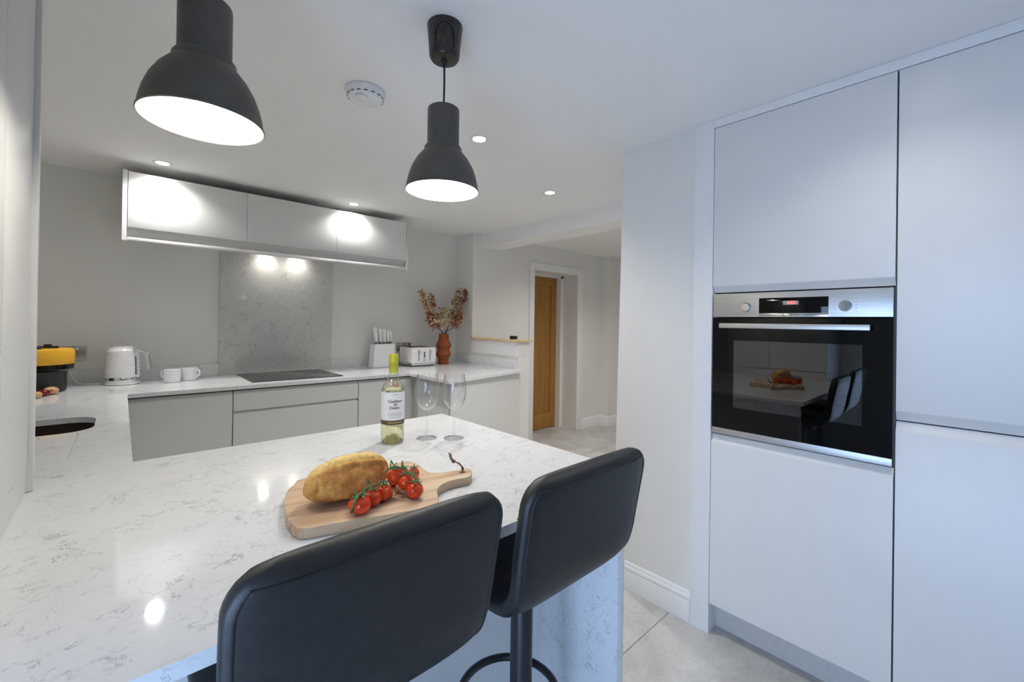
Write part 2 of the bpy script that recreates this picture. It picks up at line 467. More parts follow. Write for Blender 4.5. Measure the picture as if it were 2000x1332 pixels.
# door: lining, leaf of stiles, rails and boards
door = bpy.data.objects.new('door_1', None); C.objects.link(door); door.location = ((DX0 + DX1) / 2, 3.75, 0); door['kind'] = 'structure'
door['label'] = 'oak door with a recessed panel of vertical boards'
LX0, LX1, LZ, LY = 3.515, 4.202, 1.93, 3.735
st = .095
part('stile', box(LX0, LX0 + st, LY, LY + .04, .008, LZ, .002), 'oak_door', door)
part('stile', box(LX1 - st, LX1, LY, LY + .04, .008, LZ, .002), 'oak_door', door)
part('rail', box(LX0 + st, LX1 - st, LY, LY + .04, LZ - .10, LZ, .002), 'oak_door', door)
part('rail', box(LX0 + st, LX1 - st, LY, LY + .04, .008, .20, .002), 'oak_door', door)
nb = 5; bw = (LX1 - LX0 - 2 * st) / nb
for k in range(nb):
    part('board', box(LX0 + st + k * bw, LX0 + st + (k + 1) * bw - .001, LY + .012, LY + .028, .2, LZ - .1, .003), 'oak_door', door)
lin = many(box(DX1 - .045, DX1, 3.66, 3.80, 0, DZ), box(DX0, DX0 + .045, 3.66, 3.80, 0, DZ), box(DX0, DX1, 3.66, 3.80, DZ - .025, DZ))
part('door_lining', lin, 'trim_paint', door)
def arch_prof(x0, x1):
    return [(x0, 0), (x1, 0)]
aw = .078
for nm, a, b in (('l', DX0 - aw, DX0), ('r', DX1, DX1 + aw + .02)):
    part('architrave', many(box(a, b, YD - .016, YD, 0, DZ + aw, .004), box(a + (.0 if nm == 'l' else .05), b - (.05 if nm == 'l' else .0), YD - .022, YD - .014, 0, DZ + aw, .003)), 'trim_paint', door)
part('architrave', many(box(DX0, DX1, YD - .016, YD, DZ, DZ + aw, .004), box(DX0 - aw + .0285, DX1 + .0495, YD - .022, YD - .014, DZ + .05, DZ + aw, .003)), 'trim_paint', door)

# skirting boards with a moulded top
SK = [(0, 0), (-.018, 0), (-.018, .090), (-.0165, .0935), (-.012, .0945), (-.012, .0985), (-.0155, .101), (-.0155, .110), (-.0135, .115), (-.009, .1175), (-.009, .122), (-.0075, .129), (-.004, .134), (0, .135)]
def skirt_x(x0, x1, y):      # faces -y
    return prism([(y + d, z) for d, z in SK], x0, x1, axis='X')
def skirt_y(y0, y1, x):      # faces -x
    return prism([(x + d, z) for d, z in SK], y0, y1, axis='Y')
struct('baseboard_pier', skirt_y(.872, pier_y(0), 1.925), 'trim_paint')
struct('baseboard_half', skirt_x(XN, HX1 + .012, HY0), 'trim_paint')
struct('baseboard_hall', many(skirt_x(DX1 + aw + .02, 4.742, YD), skirt_y(3.285 - .016, YD, 4.742), skirt_x(4.726, 5.3, 3.285)), 'trim_paint')
struct('baseboard_door', skirt_x(HX1, DX0 - aw, YD), 'trim_paint')

# ================================================================ WORKTOP
def filled(outer, holes, z0, z1):
    bm = bm_new()
    for loop in [outer] + holes:
        vs = [bm.verts.new((p[0], p[1], z1)) for p in loop]
        for i in range(len(vs)): bm.edges.new((vs[i], vs[(i + 1) % len(vs)]))
    bmesh.ops.triangle_fill(bm, use_beauty=True, edges=bm.edges[:])
    ex = bmesh.ops.extrude_face_region(bm, geom=bm.faces[:])
    vs = [g for g in ex['geom'] if isinstance(g, bmesh.types.BMVert)]
    for v in vs: v.co.z = z0
    bmesh.ops.recalc_face_normals(bm, faces=bm.faces[:])
    return bm
sink_o = rrect(-.50, -.068, 2.145, 2.468, .09, 8)
WT = [(XL + .001, .6385), (1.0588, .6385), (1.0588, 1.6074), (.03, 1.6074), (.03, 3.0415), (1.69, 3.0415), (1.682, 2.475), (XN - .002, 2.69), (XN - .002, YB - .001), (XL + .001, YB - .001)]
grooves = [(-.108, 1.775), (-.198, 1.775), (-.288, 1.775), (-.378, 1.775)]
gh = [rrect(x - .004, x + .004, y, 2.118, .0039, 3) for x, y in grooves]
wt = thing('worktop', 'white quartz worktop with fine grey veins running round the kitchen', 'worktop', (0, .6385, ZW - TW))
part('slab', filled(WT, [sink_o] + gh, ZW - TW, ZW), 'quartz', wt, ang=30)
for (x, y) in grooves:
    part('drainer_groove', box(x - .005, x + .005, y - .001, 2.119, ZW - .012, ZW - .004), 'quartz', wt)
# waterfall end of the bar
part('end_panel', box(1.010, 1.0405, .66, 1.585, 0, ZW - TW, .001), 'quartz', wt)
UH = .083
part('upstand', box(XL + .001, .524, YB - .016, YB - .001, ZW, ZW + UH, .0015), 'quartz', wt)
part('upstand', box(1.321, XN, YB - .016, YB - .001, ZW, ZW + UH, .0015), 'quartz', wt)
part('upstand', box(XN - .016, XN - .001, HY0 + .01, YB - .015, ZW, ZW + UH, .0015), 'quartz', wt)
solo('splashback', box(.5245, 1.3205, YB - .014, YB - .001, ZW + .0002, 1.90, .001), 'quartz_splash',
     'tall veined quartz splashback panel behind the hob', 'splashback', (.92, YB - .007, ZW))

# sink bowl, undermounted
sk = bm_new()
def sink_ring(off, z): return [sk.verts.new((p[0], p[1], z)) for p in rrect(-.50 + off, -.068 - off, 2.145 + off, 2.468 - off, .09 - off * .4, 8)]
rg = [sink_ring(-.004, ZW - TW - .0006), sink_ring(-.004, ZW - .06), sink_ring(.012, ZW - .19), sink_ring(.05, ZW - .205)]
for A, B in zip(rg, rg[1:]):
    for i in range(len(A)): sk.faces.new((A[i], A[(i + 1) % len(A)], B[(i + 1) % len(A)], B[i]))
sk.faces.new(rg[-1])
bmesh.ops.recalc_face_normals(sk, faces=sk.faces[:])
sink = thing('sink', 'dark undermounted sink bowl with rounded corners', 'sink', (-.284, 2.306, ZW - .205))
part('bowl', sk, 'sink_dark', sink)
part('waste', lathe([(.0, .002), (.035, .002), (.042, .004), (.045, .001), (.045, -.02), (0, -.02)], 24, (-.284, 2.306, ZW - .205)), 'steel_dark', sink)

# hob
hob = thing('induction_hob', 'black glass induction hob set in the worktop', 'hob', (.92, 3.4, ZW))
part('glass_plate', prism(rrect(.627, 1.21, 3.145, 3.668, .008, 3), ZW + .0003, ZW + .006, .0015, 2), 'hob_glass', hob)
for (cx, cy, rr) in ((.77, 3.29, .09), (1.06, 3.29, .08), (.77, 3.53, .075), (1.06, 3.53, .095)):
    part('cooking_zone', lathe([(rr - .0015, 0), (rr - .0015, .0004), (rr, .0004), (rr, 0)], 40, (cx, cy, ZW + .006), False, False), 'hob_print', hob)

# ================================================================ CABINETS
# fronts are extruded from a profile with a scooped finger grip (depth behind the front, height)
def grip_prof(z0, z1, top=True, th=.022, g=.034):
    if top: return [(0, z0), (0, z1 - g), (.001, z1 - g + .003), (.005, z1 - g * .72), (.012, z1 - g * .42), (.0165, z1 - g * .15), (.018, z1), (th, z1), (th, z0)]
    return [(0, z1), (0, z0 + g), (.001, z0 + g - .003), (.005, z0 + g * .72), (.012, z0 + g * .42), (.0165, z0 + g * .15), (.018, z0), (th, z0), (th, z1)]
def front_y(x0, x1, y, prof): return prism([(y + d, z) for d, z in prof], x0, x1, axis='X')       # faces -y
def front_x(y0, y1, x, prof): return prism([(x + d, z) for d, z in prof], y0, y1, axis='Y')       # faces -x
def front_xp(y0, y1, x, prof): return prism([(x - d, z) for d, z in prof], y0, y1, axis='Y')      # faces +x
def front_yp(x0, x1, y, prof): return prism([(y - d, z) for d, z in prof], x0, x1, axis='X')      # faces +y
YF = 3.062; DT = .898; DB = .135; CT = ZW - TW - .001
def base_unit(name, label, x0, x1, fronts, door_name):
    c = thing(name, label, 'cabinet', ((x0 + x1) / 2, YF + .3, 0), 'base units under the back worktop')
    part('body', box(x0, x1, YF + .024, YB - .05, .10, CT), 'carcass_gap_shade', c)
    for (z0, z1) in fronts:
        part(door_name, front_y(x0 + .0015, x1 - .0015, YF, grip_prof(z0, z1, g=.022)), 'cabinet_grey', c)
    part('plinth', box(x0, x1, YF + .06, YF + .075, 0, .10), 'plinth_white', c)
    return c
base_unit('base_cabinet', 'grey base cabinet with a single door below the kettle and mugs', .032, .509, [(DB, DT)], 'door')
base_unit('drawer_cabinet', 'wide grey drawer cabinet below the black hob', .511, 1.288, [(.775, DT), (.455, .770), (DB, .450)], 'drawer')
base_unit('base_cabinet', 'grey base cabinet with a single door below the white knife block', 1.290, 1.714, [(DB, DT)], 'door')
# return unit on the right
c = thing('corner_cabinet', 'white base cabinet of the worktop return with a plain end panel', 'cabinet', (2.15, 3.0, 0))
XF = 1.742
part('body', prism([(XF + .024, 2.545), (XN - .03, 2.735), (XN - .03, YB - .05), (XF + .024, YB - .05)], .10, CT), 'carcass_gap_shade', c)
part('door', front_x(2.56, 3.052, XF, grip_prof(DB, DT)), 'cabinet_grey', c)
part('filler', box(1.7165, XF - .001, YF + .012, YF + .03, DB, DT), 'cabinet_grey', c)
part('filler', box(XF, XF + .02, 3.0535, 3.0735, DB, DT), 'cabinet_grey', c)
part('end_panel', prism([(XF - .02, 2.50), (XN - .02, 2.712), (XN - .02, 2.732), (XF - .02, 2.52)], 0, CT), 'cabinet_white', c)
part('plinth', box(XF + .06, XF + .075, 2.56, YF + .05, 0, .10), 'plinth_white', c)
# run under the sink
c = thing('sink_cabinet', 'grey base cabinets under the sink along the left wall', 'cabinet', (-.3, 2.3, 0))
part('body', many(box(XL + .03, -.012, 1.62, 2.06, .10, CT), box(XL + .03, -.012, 2.56, 3.02, .10, CT), box(XL + .03, -.03, 2.06, 2.56, .10, .60)), 'carcass_gap_shade', c)
for a, b in ((1.65, 2.10), (2.10, 2.55), (2.55, 3.03)):
    part('door', front_xp(a + .0015, b - .0015, .012, grip_prof(DB, DT)), 'cabinet_grey', c)
part('plinth', box(-.06, -.045, 1.62, 3.02, 0, .10), 'plinth_white', c)
# units of the bar
c = thing('bar_cabinet', 'base cabinets under the breakfast bar with a dark knee panel', 'cabinet', (.5, 1.3, 0))
part('body', box(XL + .03, 1.008, 1.02, 1.56, .10, CT), 'carcass_gap_shade', c)
part('knee_panel', box(XL + .01, 1.008, 1.0, 1.018, 0, CT), 'cabinet_white', c)
for a, b in ((.06, .53), (.53, 1.005)):
    part('door', front_yp(a + .0015, b - .0015, 1.585, grip_prof(DB, DT)), 'cabinet_grey', c)
part('plinth', box(.06, 1.008, 1.50, 1.515, 0, .10), 'plinth_white', c)
part('side_panel', box(XL + .005, XL + .023, .66, .999, 0, CT), 'cabinet_white', c)

# wall units
WX = [.0195, .6165, 1.2105, 1.799]; WY = 3.322; WZ0, WZ1 = 1.790, 2.187
wl = ['white wall cabinet left of the extractor, above the kettle', 'white wall cabinet above the hob, holding the extractor', 'white wall cabinet above the white knife block and bottle']
for k in range(3):
    a, b = WX[k], WX[k + 1]
    c = thing('wall_cabinet', wl[k], 'cabinet', ((a + b) / 2, WY + .2, WZ0), 'wall cabinets over the back worktop')
    part('body', box(a, b, WY + .0345, YB - .001, 1.864, WZ1 - .004), 'cabinet_white', c)
    part('door', front_y(a + .001, b - .001, WY, [(0, 2.187), (0, 1.866), (.0015, 1.862), (.022, 1.862), (.022, 2.187)]), 'cabinet_white', c)
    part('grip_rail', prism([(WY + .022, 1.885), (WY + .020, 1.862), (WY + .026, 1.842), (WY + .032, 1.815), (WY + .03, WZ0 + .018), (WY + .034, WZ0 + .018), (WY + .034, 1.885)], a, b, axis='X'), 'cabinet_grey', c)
    part('light_pelmet', box(a, b, WY + .006, WY + .060, WZ0, WZ0 + .018, .001), 'cabinet_white', c)
    EP = [(WY - .004, WZ0 - .004), (WY + .062, WZ0 - .004), (WY + .062, 1.860), (YB - .001, 1.860), (YB - .001, WZ1 + .004), (WY - .004, WZ1 + .004)]
    if k == 0: part('end_panel', prism(EP, -.004, .0175, axis='X'), 'cabinet_white', c)
    if k == 2: part('end_panel', prism(EP, 1.801, 1.815, axis='X'), 'cabinet_white', c)
# extractor with two lamps under the middle unit, hidden behind the pelmet
HZ0 = 1.863
ex = thing('extractor_hood', 'slim steel extractor with two lamps under the middle wall cabinet', 'extractor', (.915, 3.52, HZ0 - .02))
part('housing', box(.64, 1.19, 3.40, 3.70, HZ0 - .020, HZ0 - .0005, .002), 'brushed_steel', ex)
for x in (.815, 1.035):
    part('lamp_lens', lathe([(0, -.004), (.024, -.004), (.028, -.001), (.028, 0)], 24, (x, 3.655, HZ0 - .020), False, True), 'hood_glow', ex)
    L = bpy.data.lights.new('hood_light', 'SPOT'); L.energy = P_HOOD; L.color = PEND_COL; L.spot_size = math.radians(150); L.spot_blend = .6; L.shadow_soft_size = .02
    o = bpy.data.objects.new('hood_light', L); C.objects.link(o); o.parent = ex; o.location = (x - .915, 3.655 - 3.52, -.008)

# tall cupboard on the worktop at the left
c = thing('dresser_cupboard', 'tall white cupboard with plain doors standing on the worktop', 'cabinet', (-.38, 1.15, ZW))
DY0, DY1 = .79, 1.496; DXF = -.155
part('body', box(XL, DXF - .024, DY0, DY1 - .02, ZW + .001, ZC - .003), 'cabinet_white', c)
part('plinth', box(DXF - .024, DXF - .002, DY0, DY1 - .02, ZW + .001, ZW + .060), 'cabinet_white', c)
ym = 1.165
for a, b in ((DY0, ym), (ym, DY1 - .022)):
    part('door', box(DXF - .022, DXF, a + .0015, b - .0015, ZW + .064, ZC - .03, .0015), 'cabinet_white', c)
part('end_panel', box(XL, DXF + .010, DY1 - .019, DY1, ZW + .001, ZC - .003, .0015), 'cabinet_white', c)
part('end_panel', box(XL, DXF + .010, DY0 - .019, DY0 - .001, ZW + .001, ZC - .003, .0015), 'cabinet_white', c)

# tall bank with oven and fridge
YO0, YO1 = .189, .783                   # oven niche
FZ = 2.203
c = thing('oven_housing', 'tall white housing unit around the built-in oven', 'cabinet', (XR + .3, .486, 0), 'tall units along the right wall')
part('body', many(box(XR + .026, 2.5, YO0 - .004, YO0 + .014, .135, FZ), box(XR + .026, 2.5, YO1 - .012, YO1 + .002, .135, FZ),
     box(XR + .026, 2.5, YO0, YO1, .135, .153), box(XR + .026, 2.5, YO0, YO1, .855, .873), box(XR + .026, 2.5, YO0, YO1, 1.484, 1.502), box(XR + .026, 2.5, YO0, YO1, FZ - .018, FZ), box(2.48, 2.5, YO0, YO1, .135, FZ)), 'carcass_gap_shade', c)
part('door', front_x(YO0, YO1 + .001, XR, grip_prof(1.486, FZ, False, g=.03)), 'cabinet_white', c)
part('door', front_x(YO0, YO1 + .001, XR, grip_prof(.134, .872)), 'cabinet_white', c)
part('plinth', box(XR + .079, XR + .095, YO0 - .002, YO1 + .004, 0, .132), 'plinth_white', c)
c = thing('larder_cabinet', 'tall white larder unit with two plain doors right of the oven', 'cabinet', (XR + .3, -.115, 0), 'tall units along the right wall')
YL0, YL1 = -.412, .184
part('body', box(XR + .028, 2.5, YL0, YL1 - .003, .135, FZ), 'carcass_gap_shade', c)
part('door', front_x(YL0, YL1, XR, grip_prof(1.036, FZ, False)), 'cabinet_white', c)
part('door', front_x(YL0, YL1, XR, grip_prof(.134, 1.032)), 'cabinet_white', c)
part('plinth', box(XR + .079, XR + .095, YL0, YL1 + .002, 0, .132), 'plinth_white', c)
solo('filler_panel', box(XR, XR + .11, YO1 + .004, .870, 0, ZC - .001, .001), 'trim_paint',
     'white upright filler panel between the oven housing and the pier', 'panel', (XR + .01, .83, 0))
solo('top_filler', box(XR, XR + .02, YL0, YO1 + .0035, FZ + .004, ZC - .001, .001), 'trim_paint',
     'white strip closing the gap between the tall units and the ceiling', 'panel', (XR + .01, .19, FZ + .004))
solo('end_panel', box(XR, 2.5, YL0 - .022, YL0 - .002, 0, ZC - .001, .001), 'cabinet_white', 'white end panel closing the tall larder unit', 'panel', (2.2, YL0 - .012, 0))

# oven
ov = thing('built_in_oven', 'stainless steel built-in oven with a black glass door', 'oven', (XR + .25, .486, .876))
OX = XR - .004; y0, y1 = YO0 + .003, YO1 - .003
part('control_panel', box(OX, OX + .024, y0, y1, 1.380, 1.479, .0015), 'brushed_steel', ov)
dsp = part('display', box(OX - .0015, OX + .002, .370, .600, 1.3945, 1.4555, .0006), 'black_gloss', ov)
part('clock_window', box(OX - .0022, OX - .0012, .4635, .5150, 1.4275, 1.4425), 'display_panel', dsp)
def on_oven(bm, y, z, x):           # flat print turned to face -x
    for v in bm.verts: v.co = Vector((x - v.co.z, y - v.co.x, z + v.co.y))
    return bm
part('clock_digits', on_oven(text_mesh('6:53', .0165, .0002, bold=.0001), .487, 1.4350, OX - .0025), 'clock_red', dsp)
strip = part('name_strip', box(OX - .001, OX + .002, .370, .600, 1.3822, 1.3935, .0004), 'chrome', ov)
part('lettering', on_oven(text_mesh('BOSCH', .0088, .0002, bold=.00015), .478, 1.3880, OX - .0014), 'ink_black', strip)
part('emblem', many(on_oven(lathe([(.0030, 0), (.0030, .0004), (.0037, .0004), (.0037, 0)], 20, (0, 0, 0), False, False), .5135, 1.3880, OX - .0014),
     box(OX - .0018, OX - .0012, .5118, .5152, 1.3874, 1.3886), box(OX - .0018, OX - .0012, .5115, .5121, 1.3855, 1.3905), box(OX - .0018, OX - .0012, .5149, .5155, 1.3855, 1.3905)), 'ink_black', strip)
def turned(bm, y, z, x):            # lathe axis z -> -x
    for v in bm.verts: v.co = Vector((x - v.co.z, y + v.co.x, z + v.co.y))
    bmesh.ops.reverse_faces(bm, faces=bm.faces[:]); return bm
for ky in (.649, .321):
    kn = part('knob', turned(lathe([(.0, 0), (.0165, 0), (.0165, .012), (.0155, .0145), (.0, .0148)], 28), ky, 1.4195, OX), 'chrome', ov)
    part('knob_ring', turned(lathe([(.0170, 0), (.0170, .0015), (.0195, .0015), (.0195, 0)], 28, (0, 0, 0), False, False), ky, 1.4195, OX), 'steel_dark', kn)
    for s in (-1, 1):
        for q in range(4):
            part('dial_mark', box(OX - .0006, OX + .001, ky + s * .031 - .0022, ky + s * .031 + .0022, 1.4195 - .021 + q * .0115, 1.4195 - .021 + q * .0115 + .0022), 'ink_grey', ov)
    part('dial_mark', box(OX - .0006, OX + .001, ky - .006, ky + .006, 1.4475, 1.449), 'ink_grey', ov)
# door: frame around a see-through pane
dz0, dz1, wy0, wy1, wz0, wz1 = .907, 1.375, .272, .694, 1.000, 1.282
dr = part('oven_door', many(box(OX - .002, OX + .020, y0, y1, wz1, dz1), box(OX - .002, OX + .020, y0, y1, dz0, wz0), box(OX - .002, OX + .020, y0, wy0, wz0, wz1), box(OX - .002, OX + .020, wy1, y1, wz0, wz1)), 'black_gloss', ov)
part('door_pane', box(OX - .0018, OX + .002, wy0, wy1, wz0, wz1), 'oven_pane', dr)
hd = part('door_handle', box(OX - .048, OX - .036, .246, .738, 1.333, 1.353, .003), 'brushed_steel', dr)
for ya_ in (.262, .708): part('handle_mount', box(OX - .040, OX - .002, ya_, ya_ + .014, 1.336, 1.350, .002), 'black_plastic', hd)
part('bottom_trim', box(OX - .001, OX + .022, y0, y1, .880, .9055, .001), 'brushed_steel', ov)
part('cavity', many(box(OX + .36, OX + .37, .23, .74, .96, 1.34), box(OX + .022, OX + .36, .23, .24, .96, 1.34), box(OX + .022, OX + .36, .73, .74, .96, 1.34), box(OX + .022, OX + .36, .23, .74, .95, .96), box(OX + .022, OX + .36, .23, .74, 1.34, 1.35)), 'enamel', ov)
for z in (1.055, 1.145):
    w = tube([(OX + .04, .245, z), (OX + .04, .725, z), (OX + .33, .725, z), (OX + .33, .245, z)], .0025, 6, True)
    for k in range(15): join(w, tube([(OX + .04, .27 + k * .0305, z), (OX + .33, .27 + k * .0305, z)], .0014, 5))
    part('wire_rack', w, 'chrome', ov)
# ================================================================ LAMPS
def pendant(name, label, x, y, z, group):
    t = thing(name, label, 'lamp', (x, y, z), group)
    outer = [(.1085, .0), (.1105, .0015), (.1105, .004), (.1085, .006), (.1065, .022), (.101, .045), (.092, .070), (.079, .094), (.064, .113), (.0575, .120), (.0565, .124), (.0565, .130), (.054, .134), (.0485, .136), (.0480, .142), (.0480, .244), (.0470, .250), (.0440, .2525), (.008, .253)]
    part('shade', lathe(outer, 64, (x, y, z), False, True), 'pendant_grey', t)
    inner = [(.1085, .0), (.1060, .006), (.1045, .022), (.099, .045), (.090, .069), (.077, .092), (.062, .111), (.045, .122), (.0, .124)]
    part('shade_lining', lathe(inner, 64, (x, y, z), False, False), 'pendant_inner', t)
    part('bulb', lathe([(0, .045), (.018, .048), (.028, .060), (.030, .075), (.024, .092), (.014, .105), (.014, .122)], 24, (x, y, z), False, False), 'lamp_glow', t)
    part('cord', tube([(x, y, z + .25), (x + .0008, y, z + .33), (x, y, ZC - .11)], .0032, 8), 'black_plastic', t)
    part('cord_grip', lathe([(.0, -.014), (.006, -.014), (.009, -.006), (.011, 0), (.011, .006)], 16, (x, y, ZC - .105)), 'black_plastic', t)
    cn = part('canopy', lathe([(.0, 0), (.030, 0), (.040, .003), (.0455, .012), (.047, .03), (.052, .088), (.0535, .098), (.0535, .105)], 40, (x, y, ZC - .1055)), 'canopy_black', t)
    d = Vector((-x, -y, 0)).normalized(); s = Vector((-d.y, d.x, 0))
    arch = []
    for k in range(13):
        a = PI * k / 12
        off = s * (.030 * math.cos(a)); zz = ZC - .055 + .036 * math.sin(a)
        rr = .0478 + (zz - (ZC - .1055)) * .06
        q = math.sqrt(max(0, rr * rr - off.length ** 2))
        arch.append(Vector((x, y, 0)) + off + d * q + Vector((0, 0, zz)))
    lo0 = [arch[0] + Vector((0, 0, -.03))]; lo1 = [arch[-1] + Vector((0, 0, -.03))]
    part('canopy_rib', tube(lo0 + arch + lo1, .0022, 6), 'canopy_black', cn)
    L = bpy.data.lights.new('pendant_light', 'POINT'); L.energy = P_PEND; L.color = PEND_COL; L.shadow_soft_size = .03
    o = bpy.data.objects.new('pendant_light', L); C.objects.link(o); o.parent = t; o.location = (0, 0, .030)
    return t
pendant('pendant_lamp', 'dark grey dome pendant lamp hanging beside the tall cupboard on the worktop', .1226, 1.1004, 1.7487, 'pendant lamps over the bar')
pendant('pendant_lamp', 'dark grey dome pendant lamp with black ceiling cap above the wine bottle', .7187, 1.109, 1.739, 'pendant lamps over the bar')

def downlight(x, y, label, k=1.0):
    t = thing('downlight', label, 'light', (x, y, ZC), 'recessed ceiling downlights')
    part('bezel', lathe([(.030, -.0005), (.033, -.004), (.042, -.004), (.046, 0)], 32, (x, y, ZC), False, False), 'white_gloss', t)
    part('lens', lathe([(0, -.002), (.030, -.002)], 24, (x, y, ZC), False, False), 'downlight_glow', t)
    L = bpy.data.lights.new('spot', 'SPOT'); L.energy = P_DOWN * k; L.color = DOWN_COL; L.spot_size = math.radians(136); L.spot_blend = 1.0; L.shadow_soft_size = .03
    o = bpy.data.objects.new('downlight_beam', L); C.objects.link(o); o.parent = t; o.location = (0, 0, -.012)
for x, y, l, k in ((.167, 3.216, 'recessed ceiling downlight in front of the left wall cabinet', 0.74), (1.314, 3.264, 'recessed ceiling downlight in front of the right wall cabinet', 0.74),
                (1.286, 1.663, 'recessed ceiling downlight above the aisle, beside the pendant with the ceiling cap', 1.0), (2.166, 2.0, 'recessed ceiling downlight on the kitchen side of the boxed beam', 1.0),
                (3.338, 2.574, 'recessed ceiling downlight in the hall behind the beam', 0.72), (1.45, .14, 'recessed ceiling downlight in front of the tall larder unit', 0.36),
                (4.25, 2.3, 'unseen downlight added to brighten the hall in front of the oak door', 0.62), (3.7, 1.35, 'unseen downlight added to brighten the hall behind the pier', 0.8)):  # both of these are added out of view as fill for the hall
    downlight(x, y, l, k)

sa = thing('smoke_alarm', 'round white smoke alarm on the ceiling', 'smoke alarm', (.697, 1.634, ZC))
part('base_ring', lathe([(.070, 0), (.074, -.002), (.074, -.012), (.071, -.014)], 48, (.697, 1.634, ZC), False, False), 'white_plastic', sa)
part('body', lathe([(.071, -.013), (.070, -.022), (.064, -.034), (.050, -.041), (.0, -.042)], 48, (.697, 1.634, ZC), False, False), 'white_plastic', sa)
for k in range(16):
    a = 2 * PI * k / 16
    o = part('vent', box(-.007, .007, -.0012, .0012, -.0016, .0016), 'carcass_gap_shade', sa); o.location = (.0675 * math.cos(a), .0675 * math.sin(a), -.0285); o.rotation_euler = (0, 0, a + PI / 2)
    for v in o.data.vertices: v.co = v.co + Vector((.697, 1.634, ZC))
part('sensor_cap', lathe([(.024, -.040), (.024, -.046), (.020, -.049), (0, -.050)], 24, (.672, 1.612, ZC), False, False), 'white_plastic', sa)

# ================================================================ BAR STOOLS
def resample(pts, n):
    P = smooth_curve([(0, a, b) for a, b in pts], 12)
    d = [0]
    for a, b in zip(P, P[1:]): d.append(d[-1] + (b - a).length)
    out = []
    for k in range(n):
        s = d[-1] * k / (n - 1); i = max(j for j in range(len(d)) if d[j] <= s + 1e-9); i = min(i, len(P) - 2)
        f = (s - d[i]) / max(1e-9, d[i + 1] - d[i]); out.append((P[i].lerp(P[i + 1], f), s))
    return out, d[-1]
def superpt(a, p):
    c, s = math.cos(a), math.sin(a)
    return math.copysign(abs(c) ** (2 / p), c), math.copysign(abs(s) ** (2 / p), s)
STOOL_PATH = [(.541, 1.070), (.552, 1.005), (.565, .93), (.575, .868), (.590, .829), (.622, .805), (.68, .802), (.78, .806), (.87, .806), (.925, .790)]
def stool(name, label, x, dz, dy, w=.1935, rot=0.0):
    t = thing(name, label, 'bar stool', (x, .745 + dy, 0), 'bar stools at the breakfast bar')
    RS, L = resample(STOOL_PATH, 64); NR = 36
    def frame(i):
        p = RS[i][0]; a = RS[max(0, i - 1)][0]; b = RS[min(len(RS) - 1, i + 1)][0]
        tg = (b - a).normalized(); return p, Vector((0, tg.z, -tg.y))      # normal toward the rear / underside
    def dims(s):
        R = .055
        e = min(s, L - s)
        ww = w if e > R else w - R + math.sqrt(max(0, R * R - (R - e) ** 2))
        # slightly narrower at the bend
        ww *= 1 - .035 * math.exp(-((s - .27) / .10) ** 2)
        th = .0235 if e > .025 else .0235 * (.25 + .75 * math.sqrt(max(0, 1 - (1 - e / .025) ** 2)))
        return ww, th
    def loft(i0, i1):
        bm = bm_new(); rings = []
        for i in range(i0, i1 + 1):
            p, nrm = frame(i); ww, th = dims(RS[i][1])
            bow = .012                                        # back is bowed a little across its width
            ring = []
            for k in range(NR):
                cx, cn = superpt(2 * PI * k / NR, 5.0 if True else 2)
                ring.append(bm.verts.new(Vector((x + cx * ww, p.y + dy, p.z + dz)) + nrm * (cn * th * (1 - .25 * abs(cx) ** 6))))
            rings.append(ring)
        for A, B in zip(rings, rings[1:]):
            for k in range(NR): bm.faces.new((A[k], A[(k + 1) % NR], B[(k + 1) % NR], B[k]))
        bm.faces.new(rings[0][::-1]); bm.faces.new(rings[-1])
        bmesh.ops.recalc_face_normals(bm, faces=bm.faces[:]); return bm
    mid = 33
    br = part('backrest', loft(0, mid), 'leather_black', t, ang=70)
    se = part('seat', loft(mid, 63), 'leather_black', t, ang=70)
    # piping round the rear of the backrest
    left, right = [], []
    for i in range(2, mid + 1):
        p, nrm = frame(i); ww, th = dims(RS[i][1])
        for sgn, lst in ((-1, left), (1, right)):
            cx_ = 1 - .011 / ww; cn_ = (1 - cx_ ** 5) ** .2
            lst.append(Vector((x + sgn * ww * cx_, p.y + dy, p.z + dz)) + nrm * (th * cn_ * (1 - .25 * cx_ ** 6)))
    p, nrm = frame(2); ww, th = dims(RS[2][1])
    top = [Vector((x + (k / 8 - .5) * 2 * (ww - .012), p.y + dy, p.z + dz)) + nrm * (th * .98) for k in range(9)]
    part('piping', tube(left[::-1] + top[1:-1] + right, .0017, 6), 'leather_seam', br)
    for q, i in enumerate((8, 15, 22, 29)):                     # stitched rows on the inner face
        p, nrm = frame(i); ww, th = dims(RS[i][1])
        row = []
        for q2 in range(2, 23):
            aa = -PI * q2 / 24
            cx_, cn_ = superpt(aa, 5.0); row.append(Vector((x + cx_ * ww, p.y + dy, p.z + dz)) + nrm * (cn_ * th * (1 - .25 * abs(cx_) ** 6)))
        part('stitched_seam', tube(row, .0012, 5), 'leather_seam', br)
    cx, cy = x, .745 + dy
    part('mounting_plate', box(cx - .10, cx + .10, cy - .09, cy + .09, .752 + dz, .779 + dz, .004), 'black_metal', t)
    part('gas_lift', lathe([(.0, .70), (.0225, .70), (.0225, .753 + dz), (0, .753 + dz)], 28, (cx, cy, 0)), 'black_metal', t)
    part('column', lathe([(.0, .015), (.045, .015), (.034, .035), (.0265, .06), (.0265, .728), (.0255, .732), (0, .732)], 28, (cx, cy, 0)), 'black_metal', t)
    part('floor_base', lathe([(0, 0), (.195, 0), (.20, .004), (.195, .010), (.12, .018), (.04, .03), (0, .03)], 48, (cx, cy, 0)), 'black_metal', t)
    ring = [(cx - .012 + .120 * math.cos(a), cy + .028 + .120 * math.sin(a), .437) for a in [2 * PI * k / 40 for k in range(40)]]
